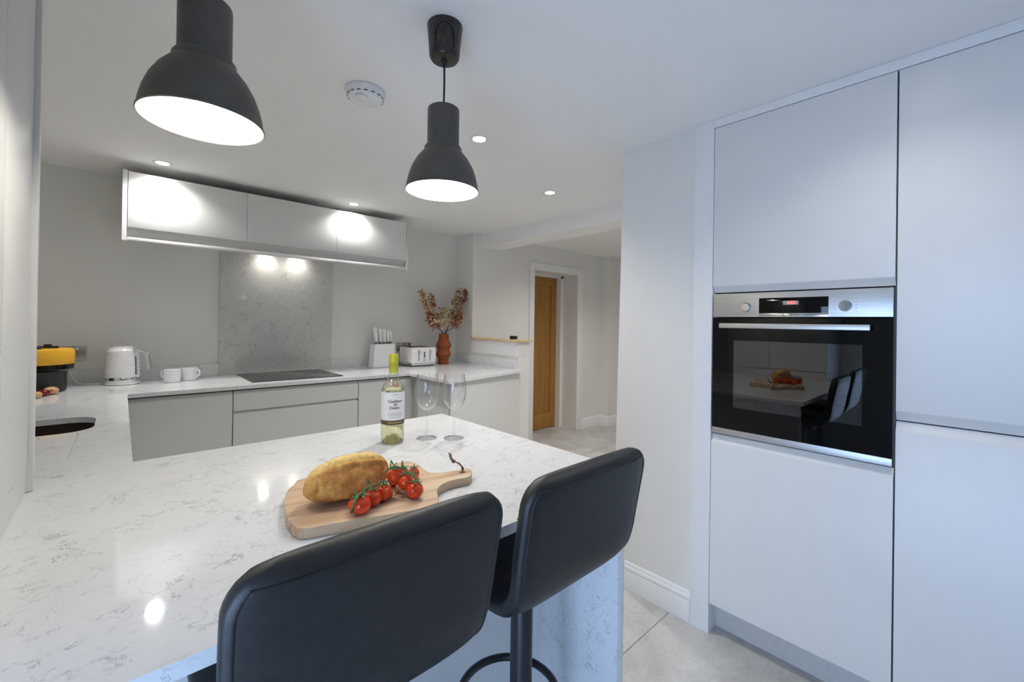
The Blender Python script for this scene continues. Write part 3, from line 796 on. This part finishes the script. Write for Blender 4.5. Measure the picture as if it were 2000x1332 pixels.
    fr = part('footrest', tube(ring, .0095, 10, True), 'black_metal', t)
    part('footrest_clamp', lathe([(.0268, .417), (.034, .417), (.034, .457), (.0268, .457)], 24, (cx, cy, 0), False, False), 'black_metal', fr)
    part('height_lever', tube([(cx + .02, cy, .745 + dz), (cx + .13, cy - .02, .742 + dz), (cx + .175, cy - .03, .735 + dz)], .005, 8), 'black_metal', t)
    return t
stool('bar_stool', 'black padded bar stool in front of the wooden bread board', .2725, .006, -.018)
stool('bar_stool', 'black padded bar stool beside the end panel of the bar', .7185, -.008, -.010)

# ================================================================ BREAD BOARD AND FOOD
BZ = ZW + .022
outl = [(556, 992), (556, 975), (561, 958), (575, 944), (592, 934), (690, 918), (785, 902), (800, 901), (813, 904), (826, 914), (838, 921), (852, 923), (872, 921), (895, 917), (912, 914.5), (920, 917), (921.5, 924), (914, 931), (895, 935), (875, 940), (860, 948), (854, 958), (857, 972), (856, 983), (840, 989), (760, 1004), (640, 1024), (600, 1031), (578, 1029), (562, 1013)]
P = [at(x, y, Z=BZ) for x, y in outl]
cen = sum(P, Vector()) / len(P)
P = smooth_curve([(p.x, p.y, 0) for p in P], 4, True)
bb = thing('bread_board', 'wooden paddle bread board with a rounded handle on the bar', 'cutting board', (cen.x, cen.y, ZW))
hc = at(903, 921.5, Z=BZ)
hole = [(hc.x + .0075 * math.cos(-2 * PI * k / 16), hc.y + .0075 * math.sin(-2 * PI * k / 16)) for k in range(16)]
fb = filled([(p.x, p.y) for p in P], [hole], ZW + .0005, BZ)
ed = [e for e in fb.edges if len(e.link_faces) == 2 and e.calc_face_angle(0) > 1.2]
bmesh.ops.bevel(fb, geom=ed, offset=.003, segments=2, affect='EDGES', profile=.6)
for v in fb.verts: pass
part('paddle', fb, 'board_wood', bb, ang=45)
c1 = at(903, 921, Z=BZ - .006); top1 = at(897, 905, Z=BZ + .020); kn = at(886, 901, Z=BZ + .022); e1 = at(877, 884, Z=BZ + .042); e2 = at(880, 886, Z=BZ + .040)
lp = thing('leather_loop', 'brown leather cord loop tied through the board handle', 'cord', (hc.x, hc.y, BZ))
part('cord', tube(smooth_curve([c1, at(902, 912, Z=BZ + .012), top1, kn, at(880, 896, Z=BZ + .028), e1], 6), .0018, 6), 'leather_cord', lp)
part('cord', tube(smooth_curve([c1 + Vector((.004, .002, 0)), at(904, 913, Z=BZ + .011), at(899, 908, Z=BZ + .018), kn + Vector((.001, 0, .002)), at(882, 893, Z=BZ + .030), e2], 6), .0016, 6), 'leather_cord', lp)
part('knot', ball(kn, .0048, 12, 8, (1.2, 1, 1)), 'leather_cord', lp)

# loaf
LOAF_BACK = .013
A = at(600, 966, Z=BZ + .036); B = at(762, 917, Z=BZ + .036)
ax = (B - A); ax.z = 0; LL = ax.length; ax.normalize(); sd = Vector((-ax.y, ax.x, 0)); mid = (A + B) / 2 + sd * LOAF_BACK
lb = bm_new(); NS, NT = 72, 64; rings = []; sc_layer = []
HW, HH = .050, .083
for i in range(NS + 1):
    s = -1 + 2 * i / NS
    prof = max(0.0, 1 - abs(s) ** 2.25) ** .56
    ring = []
    for k in range(NT):
        a = 2 * PI * k / NT
        cx, cz = math.cos(a), math.sin(a)
        wv = HW * prof * math.copysign(abs(cx) ** .9, cx)
        zv = (HH * .62 * cz if cz > 0 else HH * .38 * math.copysign(abs(cz) ** .6, cz)) * (prof ** .75)
        # slash running along the top, a little towards the far side
        ga = math.radians(108) + .16 * math.sin(s * 1.5)
        dlt = (a - ga) * HW
        g = math.exp(-(dlt / .0055) ** 2) * max(0, 1 - abs(s) ** 4)
        lip = math.exp(-((dlt + .019) / .008) ** 2) * max(0, 1 - abs(s) ** 4)
        pz = Vector((s * 3, cx * 2, cz * 2))
        nn = noise.noise(pz * 1.3) * .06 + noise.noise(pz * 3.3) * .035 + noise.noise(pz * 9) * .016
        k2 = 1 + nn - .21 * g + .11 * math.exp(-((dlt - .0145) / .006) ** 2) * max(0, 1 - abs(s) ** 4) + .02 * lip
        p = mid + ax * (s * LL * .5) + sd * (wv * k2) + Vector((0, 0, zv * k2))
        p.z = max(p.z, BZ + .0006)
        ring.append(lb.verts.new(p)); sc_layer.append(min(1.0, 1.25 * math.exp(-((dlt + .015) / .018) ** 2) * max(0, 1 - abs(s) ** 5) * (0.95 + .6 * noise.noise(pz * 6))))
    rings.append(ring)
for a_, b_ in zip(rings, rings[1:]):
    for k in range(NT): lb.faces.new((a_[k], a_[(k + 1) % NT], b_[(k + 1) % NT], b_[k]))
bmesh.ops.recalc_face_normals(lb, faces=lb.faces[:])
loaf = solo('bread_loaf', lb, 'bread_crust', 'crusty golden bread loaf with a long slash on the board', 'bread', (mid.x, mid.y, BZ), ang=80)
attr = loaf.data.attributes.new('score', 'FLOAT', 'POINT')
attr.data.foreach_set('value', [max(0.0, v) for v in sc_layer])

# cherry tomatoes on two vines
def calyx(c, r, tilt):
    bm = bm_new()
    for k in range(5):
        a = 2 * PI * k / 5 + c.x * 90
        d = Vector((math.cos(a), math.sin(a), 0)); s = Vector((-d.y, d.x, 0))
        top = Vector((0, 0, r * .97)); q = r * .95
        vs = [bm.verts.new(c + top), bm.verts.new(c + d * q * .45 + s * q * .16 + Vector((0, 0, r * .99))), bm.verts.new(c + d * q * .98 + Vector((0, 0, r * 1.02))), bm.verts.new(c + d * q * .45 - s * q * .16 + Vector((0, 0, r * .99)))]
        bm.faces.new(vs)
    ex = bmesh.ops.extrude_face_region(bm, geom=bm.faces[:])
    for g in ex['geom']:
        if isinstance(g, bmesh.types.BMVert): g.co.z += .0012
    bmesh.ops.recalc_face_normals(bm, faces=bm.faces[:])
    join(bm, tube([c + Vector((0, 0, r * .9)), c + Vector((.001, 0, r * 1.35)), c + Vector((.003, .002, r * 1.6))], .0011, 5))
    return bm
def truss(label, toms, vine, vz):
    c0 = at(*toms[0][:2], Z=BZ + .018)
    t = thing('tomato_vine', label, 'tomatoes', (c0.x, c0.y, BZ), 'vines of cherry tomatoes on the board')
    for (px, py, r, zc) in toms:
        c = at(px, py, Z=BZ + zc)
        o = part('tomato', ball(c, r, 24, 16, (1, 1, .96)), 'tomato_red', t, ang=80)
        part('calyx', calyx(c, r, 0), 'leaf_green', o)
    pts = [at(x, y, Z=BZ + z) for (x, y), z in zip(vine, vz)]
    st = tube(smooth_curve(pts, 5), lambda q: .0024 - .0008 * q, 7)
    for k in range(1, len(pts) - 1):
        q = pts[k]; join(st, tube([q, q + Vector((-.004 * (-1) ** k, .006, .008)), q + Vector((-.007 * (-1) ** k, .008, .013))], .0015, 5))
    part('stem', st, 'leaf_green', t)
R = .0185
truss('vine of ripe cherry tomatoes lying along the side of the bread loaf',
      [(706, 986, R, .0180), (728, 972, R, .0180), (748.5, 962, R, .0180), (757, 965, R * .62, .0116), (693, 985, R * .72, .0134), (714, 975, R * .72, .0134)],
      [(686, 1001), (690, 986), (700, 968), (712, 957), (726, 949), (740, 943), (757, 939)], [.006, .028, .040, .044, .046, .046, .044])
truss('vine of ripe cherry tomatoes heaped between the bread loaf and the board handle',
      [(772, 930, R * .98, .041), (792.5, 941, R, .030), (810.5, 957, R, .0180), (769, 941, R * .60, .0112), (786, 927, R * .9, .028), (805, 938, R * .9, .022), (808, 924, R * .75, .018)],
      [(753, 922), (762, 914), (772, 911.5), (784, 914), (795, 920), (806, 929), (816, 938), (822, 947)], [.055, .064, .066, .060, .054, .048, .042, .036])
c = at(787, 959, Z=BZ + .004)
solo('bread_crust_piece', tube(smooth_curve([at(771, 961, Z=BZ + .004), at(779, 957, Z=BZ + .006), at(787, 959, Z=BZ + .005), at(796, 957, Z=BZ + .005)], 5), lambda q: .0028 + .0022 * math.sin(q * PI), 8), 'shelf_wood',
     'small pale torn piece of crust below the tomatoes', 'bread', (c.x, c.y, BZ))

# ================================================================ BOTTLE AND GLASSES
bx, by = .679, .0; bx, by = .679, 1.329
bt = thing('wine_bottle', 'clear bottle of white wine with a green capsule on the bar', 'bottle', (bx, by, ZW))
ZW += .0004          # set down on the worktop, not in it
part('glass', lathe([(.0, .030), (.010, .027), (.020, .014), (.028, .004), (.034, .0), (.0368, .003), (.0378, .010), (.0378, .172), (.0372, .180), (.034, .190), (.027, .203), (.0195, .213), (.0155, .224), (.0145, .238), (.0145, .290)], 48, (bx, by, ZW), False, False), 'bottle_glass', bt)
part('wine', lathe([(.0, .034), (.011, .031), (.021, .018), (.029, .008), (.0335, .004), (.0360, .010), (.0363, .172), (.0358, .1795), (.0, .1795)], 48, (bx, by, ZW), False, False), 'white_wine', bt)
part('capsule', lathe([(.0152, .234), (.0154, .236), (.0154, .268), (.0160, .269), (.0160, .2715), (.0156, .2725), (.0158, .276), (.0156, .279), (.0158, .282), (.0156, .285), (.0158, .288), (.0156, .294), (.0148, .2965), (0, .297)], 32, (bx, by, ZW), False, False), 'capsule_green', bt)
cam_a = math.atan2(-by, -bx); la = cam_a + .20
def wrap(bm, z, r):                 # flat (x right, y up) print bent round the bottle
    for v in bm.verts:
        a = la + v.co.x / r; rr = r + v.co.z
        v.co = Vector((bx + rr * math.cos(a), by + rr * math.sin(a), ZW + z + v.co.y))
    return bm
def strip(x0, x1, y0, y1, n=40):
    bm = bm_new(); A = [bm.verts.new((x0 + (x1 - x0) * k / n, y0, 0)) for k in range(n + 1)]; B = [bm.verts.new((x0 + (x1 - x0) * k / n, y1, 0)) for k in range(n + 1)]
    for k in range(n): bm.faces.new((A[k], A[k + 1], B[k + 1], B[k]))
    return bm
RL = .0380
lab = part('label', wrap(strip(-.072, .072, -.046, .046), .127, RL), 'label_paper', bt, label='white paper label with black and red lettering')
part('label_band', wrap(strip(-.072, .072, -.007, .007), .0735, RL), 'band_brown', bt)
part('lettering', wrap(many(text_mesh('Casillero', .0135, bold=.00025)), .1435, RL + .0004), 'ink_black', lab)
part('lettering', wrap(text_mesh('del', .010, bold=.0002), .1335, RL + .0004), 'ink_black', lab)
dd = text_mesh('D', .0135, bold=.0003)
for v in dd.verts: v.co.x -= .0140
part('lettering', wrap(dd, .1220, RL + .0004), 'ink_red', lab)
ia = text_mesh('iablo', .0125, bold=.0002)
for v in ia.verts: v.co.x += .0028
part('lettering', wrap(ia, .1220, RL + .0004), 'ink_black', lab)
for q, (a, b, z) in enumerate(((-.012, .012, .165), (-.026, .024, .1045), (-.024, .023, .0985), (-.020, .020, .0915))):
    part('print_line', wrap(strip(a, b, -.0008, .0008, 16), z, RL + .0003), 'ink_grey', lab)
part('print_line', wrap(strip(-.024, .024, -.0012, .0012, 16), .0735, RL + .0003), 'ink_gold', lab)
sa_ = la + .05
sealc = Vector((bx + .0305 * math.cos(sa_), by + .0305 * math.sin(sa_), ZW + .1985))
o = part('seal', ball(sealc, .009, 16, 10, (1, 1, 1)), 'seal_gold', bt)
for v in o.data.vertices:
    q = v.co - (sealc - Vector((bx, by, ZW))); n = Vector((math.cos(sa_) * .8, math.sin(sa_) * .8, .6)); v.co -= n * (q.dot(n)) * .85

ZW -= .0004
def goblet(x, y, label):
    t = thing('wine_glass', label, 'glass', (x, y, ZW), 'empty wine glasses on the bar')
    bowl = [(.0036, .094), (.006, .0965), (.013, .101), (.024, .111), (.034, .126), (.0400, .143), (.0418, .160), (.0410, .180), (.0385, .202), (.0350, .2245), (.0343, .2245), (.0378, .202), (.0403, .180), (.0411, .160), (.0393, .143), (.0333, .127), (.023, .1125), (.012, .1035), (.0, .1005)]
    part('bowl', lathe(bowl, 48, (x, y, ZW), False, False), 'wine_glass', t)
    part('stem', lathe([(.0085, .0075), (.0052, .012), (.0040, .022), (.0034, .05), (.0034, .08), (.0038, .094)], 20, (x, y, ZW), False, False), 'wine_glass', t)
    part('foot', lathe([(0, .0003), (.0355, .0003), (.0360, .0012), (.0350, .0022), (.02, .0040), (.0085, .0075), (.0, .009)], 48, (x, y, ZW), False, False), 'wine_glass', t)
goblet(.794, 1.301, 'empty stemmed wine glass standing next to the wine bottle')
goblet(.867, 1.241, 'empty stemmed wine glass standing farther from the wine bottle')

# ================================================================ THINGS ON THE BACK WORKTOP
IR = Vector((.738, -.675, 0)); IF = Vector((.675, .738, 0))       # along and away, as the kettle and mugs are turned
# kettle
kx, ky = .012, 3.529
kt = thing('kettle', 'white ribbed electric kettle with a chrome handle', 'kettle', (kx, ky, ZW))
part('power_base', lathe([(0, .0005), (.078, .0005), (.083, .004), (.083, .010), (.078, .014), (0, .014)], 40, (kx, ky, ZW)), 'white_gloss', kt)
part('chrome_band', lathe([(.080, .014), (.081, .016), (.0805, .042), (.079, .046)], 40, (kx, ky, ZW), False, False), 'chrome', kt)
prof = []
for k in range(16):
    z = .046 + k * .0100; r = .081 - .008 * (k / 15) ** 2.2
    prof += [(r - .0016, z), (r, z + .003), (r, z + .006), (r - .0016, z + .009)]
prof += [(.069, .208), (.064, .216), (.056, .222), (.0, .223)]
part('body', lathe(prof, 48, (kx, ky, ZW), True, False), 'white_gloss', kt)
ld = part('lid', lathe([(.052, .222), (.050, .227), (.040, .230), (0, .232)], 36, (kx, ky, ZW), False, False), 'white_gloss', kt)
cc = Vector((kx, ky, ZW + .2475))
part('lid_ring', tube([cc + IR * (.0155 * math.cos(a)) + Vector((0, 0, .0155 * math.sin(a))) for a in [2 * PI * k / 20 for k in range(20)]], .0032, 8, True), 'chrome', ld)
sp = bm_new()
c0 = Vector((kx, ky, ZW))
q = [c0 - IR * .060 + IF * .022 + Vector((0, 0, .214)), c0 - IR * .060 - IF * .022 + Vector((0, 0, .214)), c0 - IR * .112 + Vector((0, 0, .219)), c0 - IR * .070 + Vector((0, 0, .178)), c0 - IR * .100 + Vector((0, 0, .211))]
vs = [sp.verts.new(p) for p in q]
for f in ((0, 1, 2), (0, 2, 4), (1, 4, 2), (0, 4, 3), (1, 3, 4), (0, 3, 1)): sp.faces.new([vs[i] for i in f])
bmesh.ops.recalc_face_normals(sp, faces=sp.faces[:])
part('spout', sp, 'white_gloss', kt)
hp = [c0 + IR * .056 + Vector((0, 0, .212)), c0 + IR * .105 + Vector((0, 0, .207)), c0 + IR * .140 + Vector((0, 0, .194)), c0 + IR * .154 + Vector((0, 0, .165)), c0 + IR * .161 + Vector((0, 0, .120)), c0 + IR * .162 + Vector((0, 0, .090))]
part('handle', tube(smooth_curve(hp, 6), .0105, 10, r2=.0075), 'chrome', kt)
part('water_gauge', tube([c0 + IR * .079 + Vector((0, 0, .06)), c0 + IR * .073 + Vector((0, 0, .17))], .006, 8), 'steel_dark', kt)
o = part('switch', box(-.006, .006, -.014, .014, -.004, .004, .002), 'white_gloss', kt)
for v in o.data.vertices: v.co += c0
o.location = IR * .092 + Vector((0, 0, .05))
# flex to the socket
fl = [(kx - .088, ky + .022, ZW + .0055), (kx - .16, ky + .06, ZW + .005), (kx - .20, ky + .10, ZW + .012), (-.215, YB - .045, ZW + .05), (-.228, YB - .035, ZW + .11), (-.232, YB - .024, ZW + .185)]
solo('kettle_flex', tube(smooth_curve(fl, 8), .0038, 8), 'white_plastic', 'white flex from the kettle base up to the wall socket', 'cable', (kx - .14, ky + .06, ZW))
# mugs
def mug(x, y, side, label):
    t = thing('mug', label, 'mug', (x, y, ZW), 'white mugs beside the kettle')
    part('cup', lathe([(0, .0005), (.036, .0005), (.0395, .003), (.0425, .012), (.0445, .035), (.0450, .082), (.0438, .083), (.0425, .080), (.042, .035), (.039, .012), (0, .008)], 40, (x, y, ZW), False, False), 'white_gloss', t)
    c = Vector((x, y, ZW)); d = IR * side
    part('handle', tube(smooth_curve([c + d * .043 + Vector((0, 0, .068)), c + d * .060 + Vector((0, 0, .070)), c + d * .068 + Vector((0, 0, .052)), c + d * .060 + Vector((0, 0, .032)), c + d * .043 + Vector((0, 0, .026))], 5), .005, 8), 'white_gloss', t)
mug(.244, 3.452, -1, 'white mug nearer the kettle with its handle towards the kettle')
mug(.336, 3.502, 1, 'white mug nearer the hob with its handle towards the hob')
# wall sockets
def socket(x0, x1, z0, z1, label):
    t = thing('wall_socket', label, 'socket', ((x0 + x1) / 2, YB, z0), 'steel wall sockets')
    part('face_plate', box(x0, x1, YB - .008, YB - .0005, z0, z1, .002), 'socket_steel', t)
    for s in (.28, .72):
        xc = x0 + (x1 - x0) * s
        part('outlet', many(box(xc - .003, xc + .003, YB - .0095, YB - .007, z1 - .040, z1 - .032), box(xc - .012, xc - .006, YB - .0095, YB - .007, z1 - .062, z1 - .058), box(xc + .006, xc + .012, YB - .0095, YB - .007, z1 - .062, z1 - .058)), 'ink_black', t)
        part('switch', box(xc - .005, xc + .005, YB - .0115, YB - .007, z1 - .024, z1 - .010, .001), 'white_plastic', t)
    return t
s1 = socket(-.300, -.154, 1.072, 1.160, 'steel double socket behind the yellow appliance')
part('plug', box(-.255, -.210, YB - .035, YB - .010, ZW + .165, ZW + .215, .005), 'white_plastic', s1)
socket(1.925, 2.072, 1.058, 1.140, 'steel double socket behind the white toaster')
# yellow and black appliance
yx, yy = -.325, 3.40
ya = thing('worktop_appliance', 'yellow and black round kitchen appliance in the worktop corner', 'appliance', (yx, yy, ZW))
part('base', lathe([(0, .0004), (.100, .0004), (.108, .006), (.110, .02), (.110, .115), (.112, .120), (0, .12)], 40, (yx, yy, ZW)), 'black_plastic', ya)
part('collar', lathe([(.112, .112), (.128, .116), (.137, .124), (.138, .150), (0, .150)], 40, (yx, yy, ZW)), 'black_gloss', ya)
part('drum', lathe([(.138, .150), (.140, .153), (.140, .218), (.136, .228), (.126, .233), (0, .234)], 40, (yx, yy, ZW)), 'yellow_plastic', ya)
hh = many(box(yx - .085, yx + .075, yy - .018, yy + .018, ZW + .234, ZW + .246, .004), box(yx - .02, yx + .02, yy - .10, yy + .06, ZW + .234, ZW + .242, .004), box(yx + .02, yx + .05, yy - .014, yy + .014, ZW + .245, ZW + .256, .003))
part('lid_handle', hh, 'black_plastic', ya)
# small food in front of it
c = at(99.5, 763, Z=ZW + .02)
solo('bread_roll', ball((c.x, c.y, ZW + .0205), .030, 20, 12, (1.0, 1.0, .68)), 'egg_tan', 'small glossy tan roll in front of the yellow appliance', 'roll', (c.x, c.y, ZW))
c = at(84, 767, Z=ZW + .018)
solo('red_pepper', many(ball((c.x, c.y, ZW + .0165), .022, 18, 12, (1.15, .95, .74)), tube([(c.x + .02, c.y - .01, ZW + .026), (c.x + .034, c.y - .018, ZW + .030)], .004, 6)), 'pepper_red', 'small dark red pepper beside the tan roll', 'vegetable', (c.x, c.y, ZW))
c = at(71, 772, Z=ZW + .016)
solo('walnut', ball((c.x, c.y, ZW + .017), .021, 16, 10, (1, 1, .8)), 'egg_tan', 'small tan nut beside the dark red pepper', 'nut', (c.x, c.y, ZW))

# knife block
kb = thing('knife_block', 'white tapered knife block holding five white-handled knives', 'knife block', (1.73, 3.58, ZW))
def kb_x(z): return (1.612 + (z) * .10, 1.822 - z * .02)
kbm = bm_new()
vv = []
for z in (.0005, .207):
    a, b = kb_x(z)
    for (X, Y) in ((a, 3.53), (b, 3.53), (b, 3.63), (a, 3.63)): vv.append(kbm.verts.new((X, Y + z * .05, ZW + z)))
for f in ((3, 2, 1, 0), (4, 5, 6, 7), (0, 1, 5, 4), (1, 2, 6, 5), (2, 3, 7, 6), (3, 0, 4, 7)): kbm.faces.new([vv[i] for i in f])
bmesh.ops.recalc_face_normals(kbm, faces=kbm.faces[:]); bmesh.ops.bevel(kbm, geom=kbm.edges[:], offset=.004, segments=2, affect='EDGES')
part('block', kbm, 'white_gloss', kb)
part('slot_insert', box(1.642, 1.808, 3.556, 3.63, ZW + .2065, ZW + .2085), 'carcass_gap_shade', kb)
for k, (x, h, w_) in enumerate(((1.664, .130, .0160), (1.702, .114, .0150), (1.738, .118, .0160), (1.774, .098, .0130), (1.800, .096, .0115))):
    t = thing('kitchen_knife', ['tall wide white knife handle at the hob end of the block', 'white knife handle second from the hob end of the block', 'white knife handle in the middle of the block', 'short white knife handle second from the toaster end of the block', 'short thin white knife handle at the toaster end of the block'][k], 'knife', (x, 3.59, ZW + .209), 'knives in the white block')
    z0 = ZW + .2085; ln = -.10 if k == 0 else -.03
    part('bolster', box(x - w_ * .55, x + w_ * .55, 3.580, 3.600, z0 + .0005, z0 + .016, .001), 'steel_dark', t)
    hb = bm_new(); V = []
    for f_, zz in ((.62, .016), (.8, .016 + h * .5), (1.0, .016 + h * .92), (.85, .016 + h)):
        V.append([hb.verts.new((x + ln * (zz - .016) + sx * w_ * f_, 3.59 + sy * .011, z0 + zz)) for sx, sy in ((-1, -1), (1, -1), (1, 1), (-1, 1))])
    for a_, b_ in zip(V, V[1:]):
        for i in range(4): hb.faces.new((a_[i], a_[(i + 1) % 4], b_[(i + 1) % 4], b_[i]))
    hb.faces.new(V[0][::-1]); hb.faces.new(V[-1]); bmesh.ops.recalc_face_normals(hb, faces=hb.faces[:])
    bmesh.ops.bevel(hb, geom=hb.edges[:], offset=.002, segments=2, affect='EDGES')
    part('handle', hb, 'white_gloss', t)

# toaster
tx0, tx1, ty0, ty1, tz0, tz1 = 1.934, 2.196, 3.440, 3.688, ZW + .030, ZW + .170
ts = thing('toaster', 'white four-slot toaster with a chrome base', 'toaster', ((tx0 + tx1) / 2, 3.56, ZW))
part('body', prism(rrect(tx0, tx1, ty0, ty1, .022, 6), tz0, tz1, .006, 3), 'white_gloss', ts)
part('chrome_base', prism(rrect(tx0 + .004, tx1 - .004, ty0 + .004, ty1 - .004, .02, 6), ZW + .010, tz0), 'chrome', ts)
part('underside', prism(rrect(tx0 + .015, tx1 - .015, ty0 + .015, ty1 - .015, .015, 4), ZW + .0005, ZW + .010), 'black_plastic', ts)
part('top_plate', prism(rrect(tx0 + .012, tx1 - .012, ty0 + .012, ty1 - .012, .018, 5), tz1 - .0005, tz1 + .004, .0015, 1), 'chrome', ts)
for i in range(2):
    for j in range(2):
        xs = tx0 + .045 + i * .115 + j * .045
        part('slot', box(xs - .012, xs + .012, ty0 + .045, ty1 - .035, tz1 + .0035, tz1 + .0052), 'ink_black', ts)
for i in range(2):
    xs = tx0 + .085 + i * .115 - .012
    part('lever_track', box(xs - .0032, xs + .0032, ty0 - .001, ty0 + .002, tz0 + .018, tz1 - .018), 'ink_black', ts)
    part('lever', box(xs - .015, xs + .015, ty0 - .014, ty0 - .001, tz1 - .048, tz1 - .036, .003), 'chrome', ts)
for q in range(3):
    part('button', box(tx0 + .1235, tx0 + .1375, ty0 - .003, ty0 + .002, tz1 - .052 - q * .019, tz1 - .038 - q * .019, .0015), 'ink_black', ts)
dl = lathe([(0, .012), (.009, .012), (.011, .010), (.0115, 0)], 24, (0, 0, 0), False, False)
for v in dl.verts: v.co = Vector((tx0 + .1305 + v.co.x, ty0 - v.co.z, tz0 + .028 + v.co.y))
part('dial', dl, 'chrome', ts)

# vase with dried flowers
vx, vy = 2.318, 3.511
solo('vase', lathe([(0, .0005), (.054, .0005), (.0545, .004), (.049, .030), (.048, .042), (.058, .068), (.0725, .093), (.0725, .098), (.064, .116), (.0555, .136), (.0555, .140), (.064, .160), (.0735, .178), (.0735, .183), (.064, .208), (.050, .236), (.048, .246), (.047, .290), (.050, .294), (.046, .294), (.044, .246), (.044, .05), (0, .03)], 48, (vx, vy, ZW), False, False), 'terracotta',
     'terracotta vase of stacked angular bulges beside the toaster', 'vase', (vx, vy, ZW), ang=25)
def spray(label, px, py, n, spread, mats, dy=0.0, start=.60):
    tip = at(px, py, Y=vy + dy); b0 = Vector((vx + (tip.x - vx) * .055, vy + dy * .2, ZW + .285))
    root = Vector((vx - (tip.x - vx) * .05, vy - dy * .1, ZW + .05))
    mid_ = b0.lerp(tip, .45) + Vector(((tip.x - vx) * .10, 0, -.01))
    t = thing('dried_flower_spray', label, 'flowers', (root.x, root.y, root.z), 'dried flowers in the terracotta vase')
    cv = smooth_curve([root, b0, mid_, tip], 10)
    part('stem', tube(cv, lambda q: .0045 - .003 * q, 6), 'stem_brown', t)
    rnd = random.Random(int(px * 7))
    groups = {m: bm_new() for m in mats}
    for k in range(int(n * 1.7)):
        f = start + (1 - start) * rnd.random() ** .85
        p = cv[min(len(cv) - 1, int(f * (len(cv) - 1)))]
        wd = spread * (1.15 - .75 * (f - start) / (1 - start))
        d = Vector((rnd.gauss(0, 1), rnd.gauss(0, 1), rnd.gauss(0, .8))).normalized() * wd * rnd.random() ** .5
        c = p + d; r = .0065 + .0075 * rnd.random()
        m = mats[min(len(mats) - 1, int((noise.noise(c * 9) * .9 + .5 + rnd.uniform(-.25, .25)) * len(mats)))] if 0 else rnd.choice(mats)
        bm = groups[m]; u = Vector((rnd.gauss(0, 1), rnd.gauss(0, 1), rnd.gauss(0, 1))).normalized(); a = u.orthogonal().normalized(); b = u.cross(a)
        cen_ = bm.verts.new(c + u * r * .25)
        for q_ in range(4):
            an = q_ * PI / 2; e1 = a * math.cos(an) + b * math.sin(an); e2 = a * math.cos(an + .9) + b * math.sin(an + .9); e0 = a * math.cos(an - .9) + b * math.sin(an - .9)
            bm.faces.new((cen_, bm.verts.new(c + e0 * r * .55 + u * r * .3), bm.verts.new(c + e1 * r * 1.1 + u * r * .1), bm.verts.new(c + e2 * r * .55 + u * r * .3)))
        if rnd.random() < .35: join(groups[mats[0]], tube([p, c], .0008, 4))
    for m, bm in groups.items(): part('blossoms', bm, m, t, kind='stuff')
spray('spray of pale and rust dried blossoms arching towards the toaster', 823, 566, 237, .072, ['blossom_cream', 'blossom_rust', 'blossom_cream', 'blossom_olive'], 0.0)
spray('upright spray of dark red dried blossoms leaning over the toaster side', 841, 574, 212, .064, ['blossom_wine', 'blossom_rust', 'blossom_cream', 'blossom_cream'], .05)
spray('short cream dried flower spray in the middle of the vase', 869, 603, 212, .072, ['blossom_cream', 'blossom_cream', 'blossom_olive'], -.04, .66)
spray('tall thin olive dried spray leaning to the wall ledge', 897, 562, 187, .064, ['blossom_olive', 'blossom_cream', 'blossom_wine'], -.02)
spray('rust tipped dried flower spray reaching towards the half wall', 911, 566, 225, .072, ['blossom_rust', 'blossom_olive', 'blossom_wine', 'blossom_cream'], .03)
spray('low bushy rust dried spray on the toaster side of the vase', 838, 612, 162, .064, ['blossom_rust', 'blossom_wine', 'blossom_cream'], -.05, .68)
spray('low bushy brown dried spray on the ledge side of the vase', 899, 614, 162, .064, ['blossom_olive', 'blossom_rust', 'blossom_wine'], -.05, .68)

# small black device on the ledge
c = at(992.5, 663, Z=HZ + .02)
dv = thing('ledge_sensor', 'small black box-shaped device on the wooden ledge', 'device', (2.66, c.y, HZ + .02))
part('case', box(2.632, 2.690, c.y - .022, c.y + .022, HZ + .0205, HZ + .052, .004), 'black_plastic', dv)
part('face', box(2.6310, 2.6325, c.y - .016, c.y + .016, HZ + .026, HZ + .046), 'black_gloss', dv)
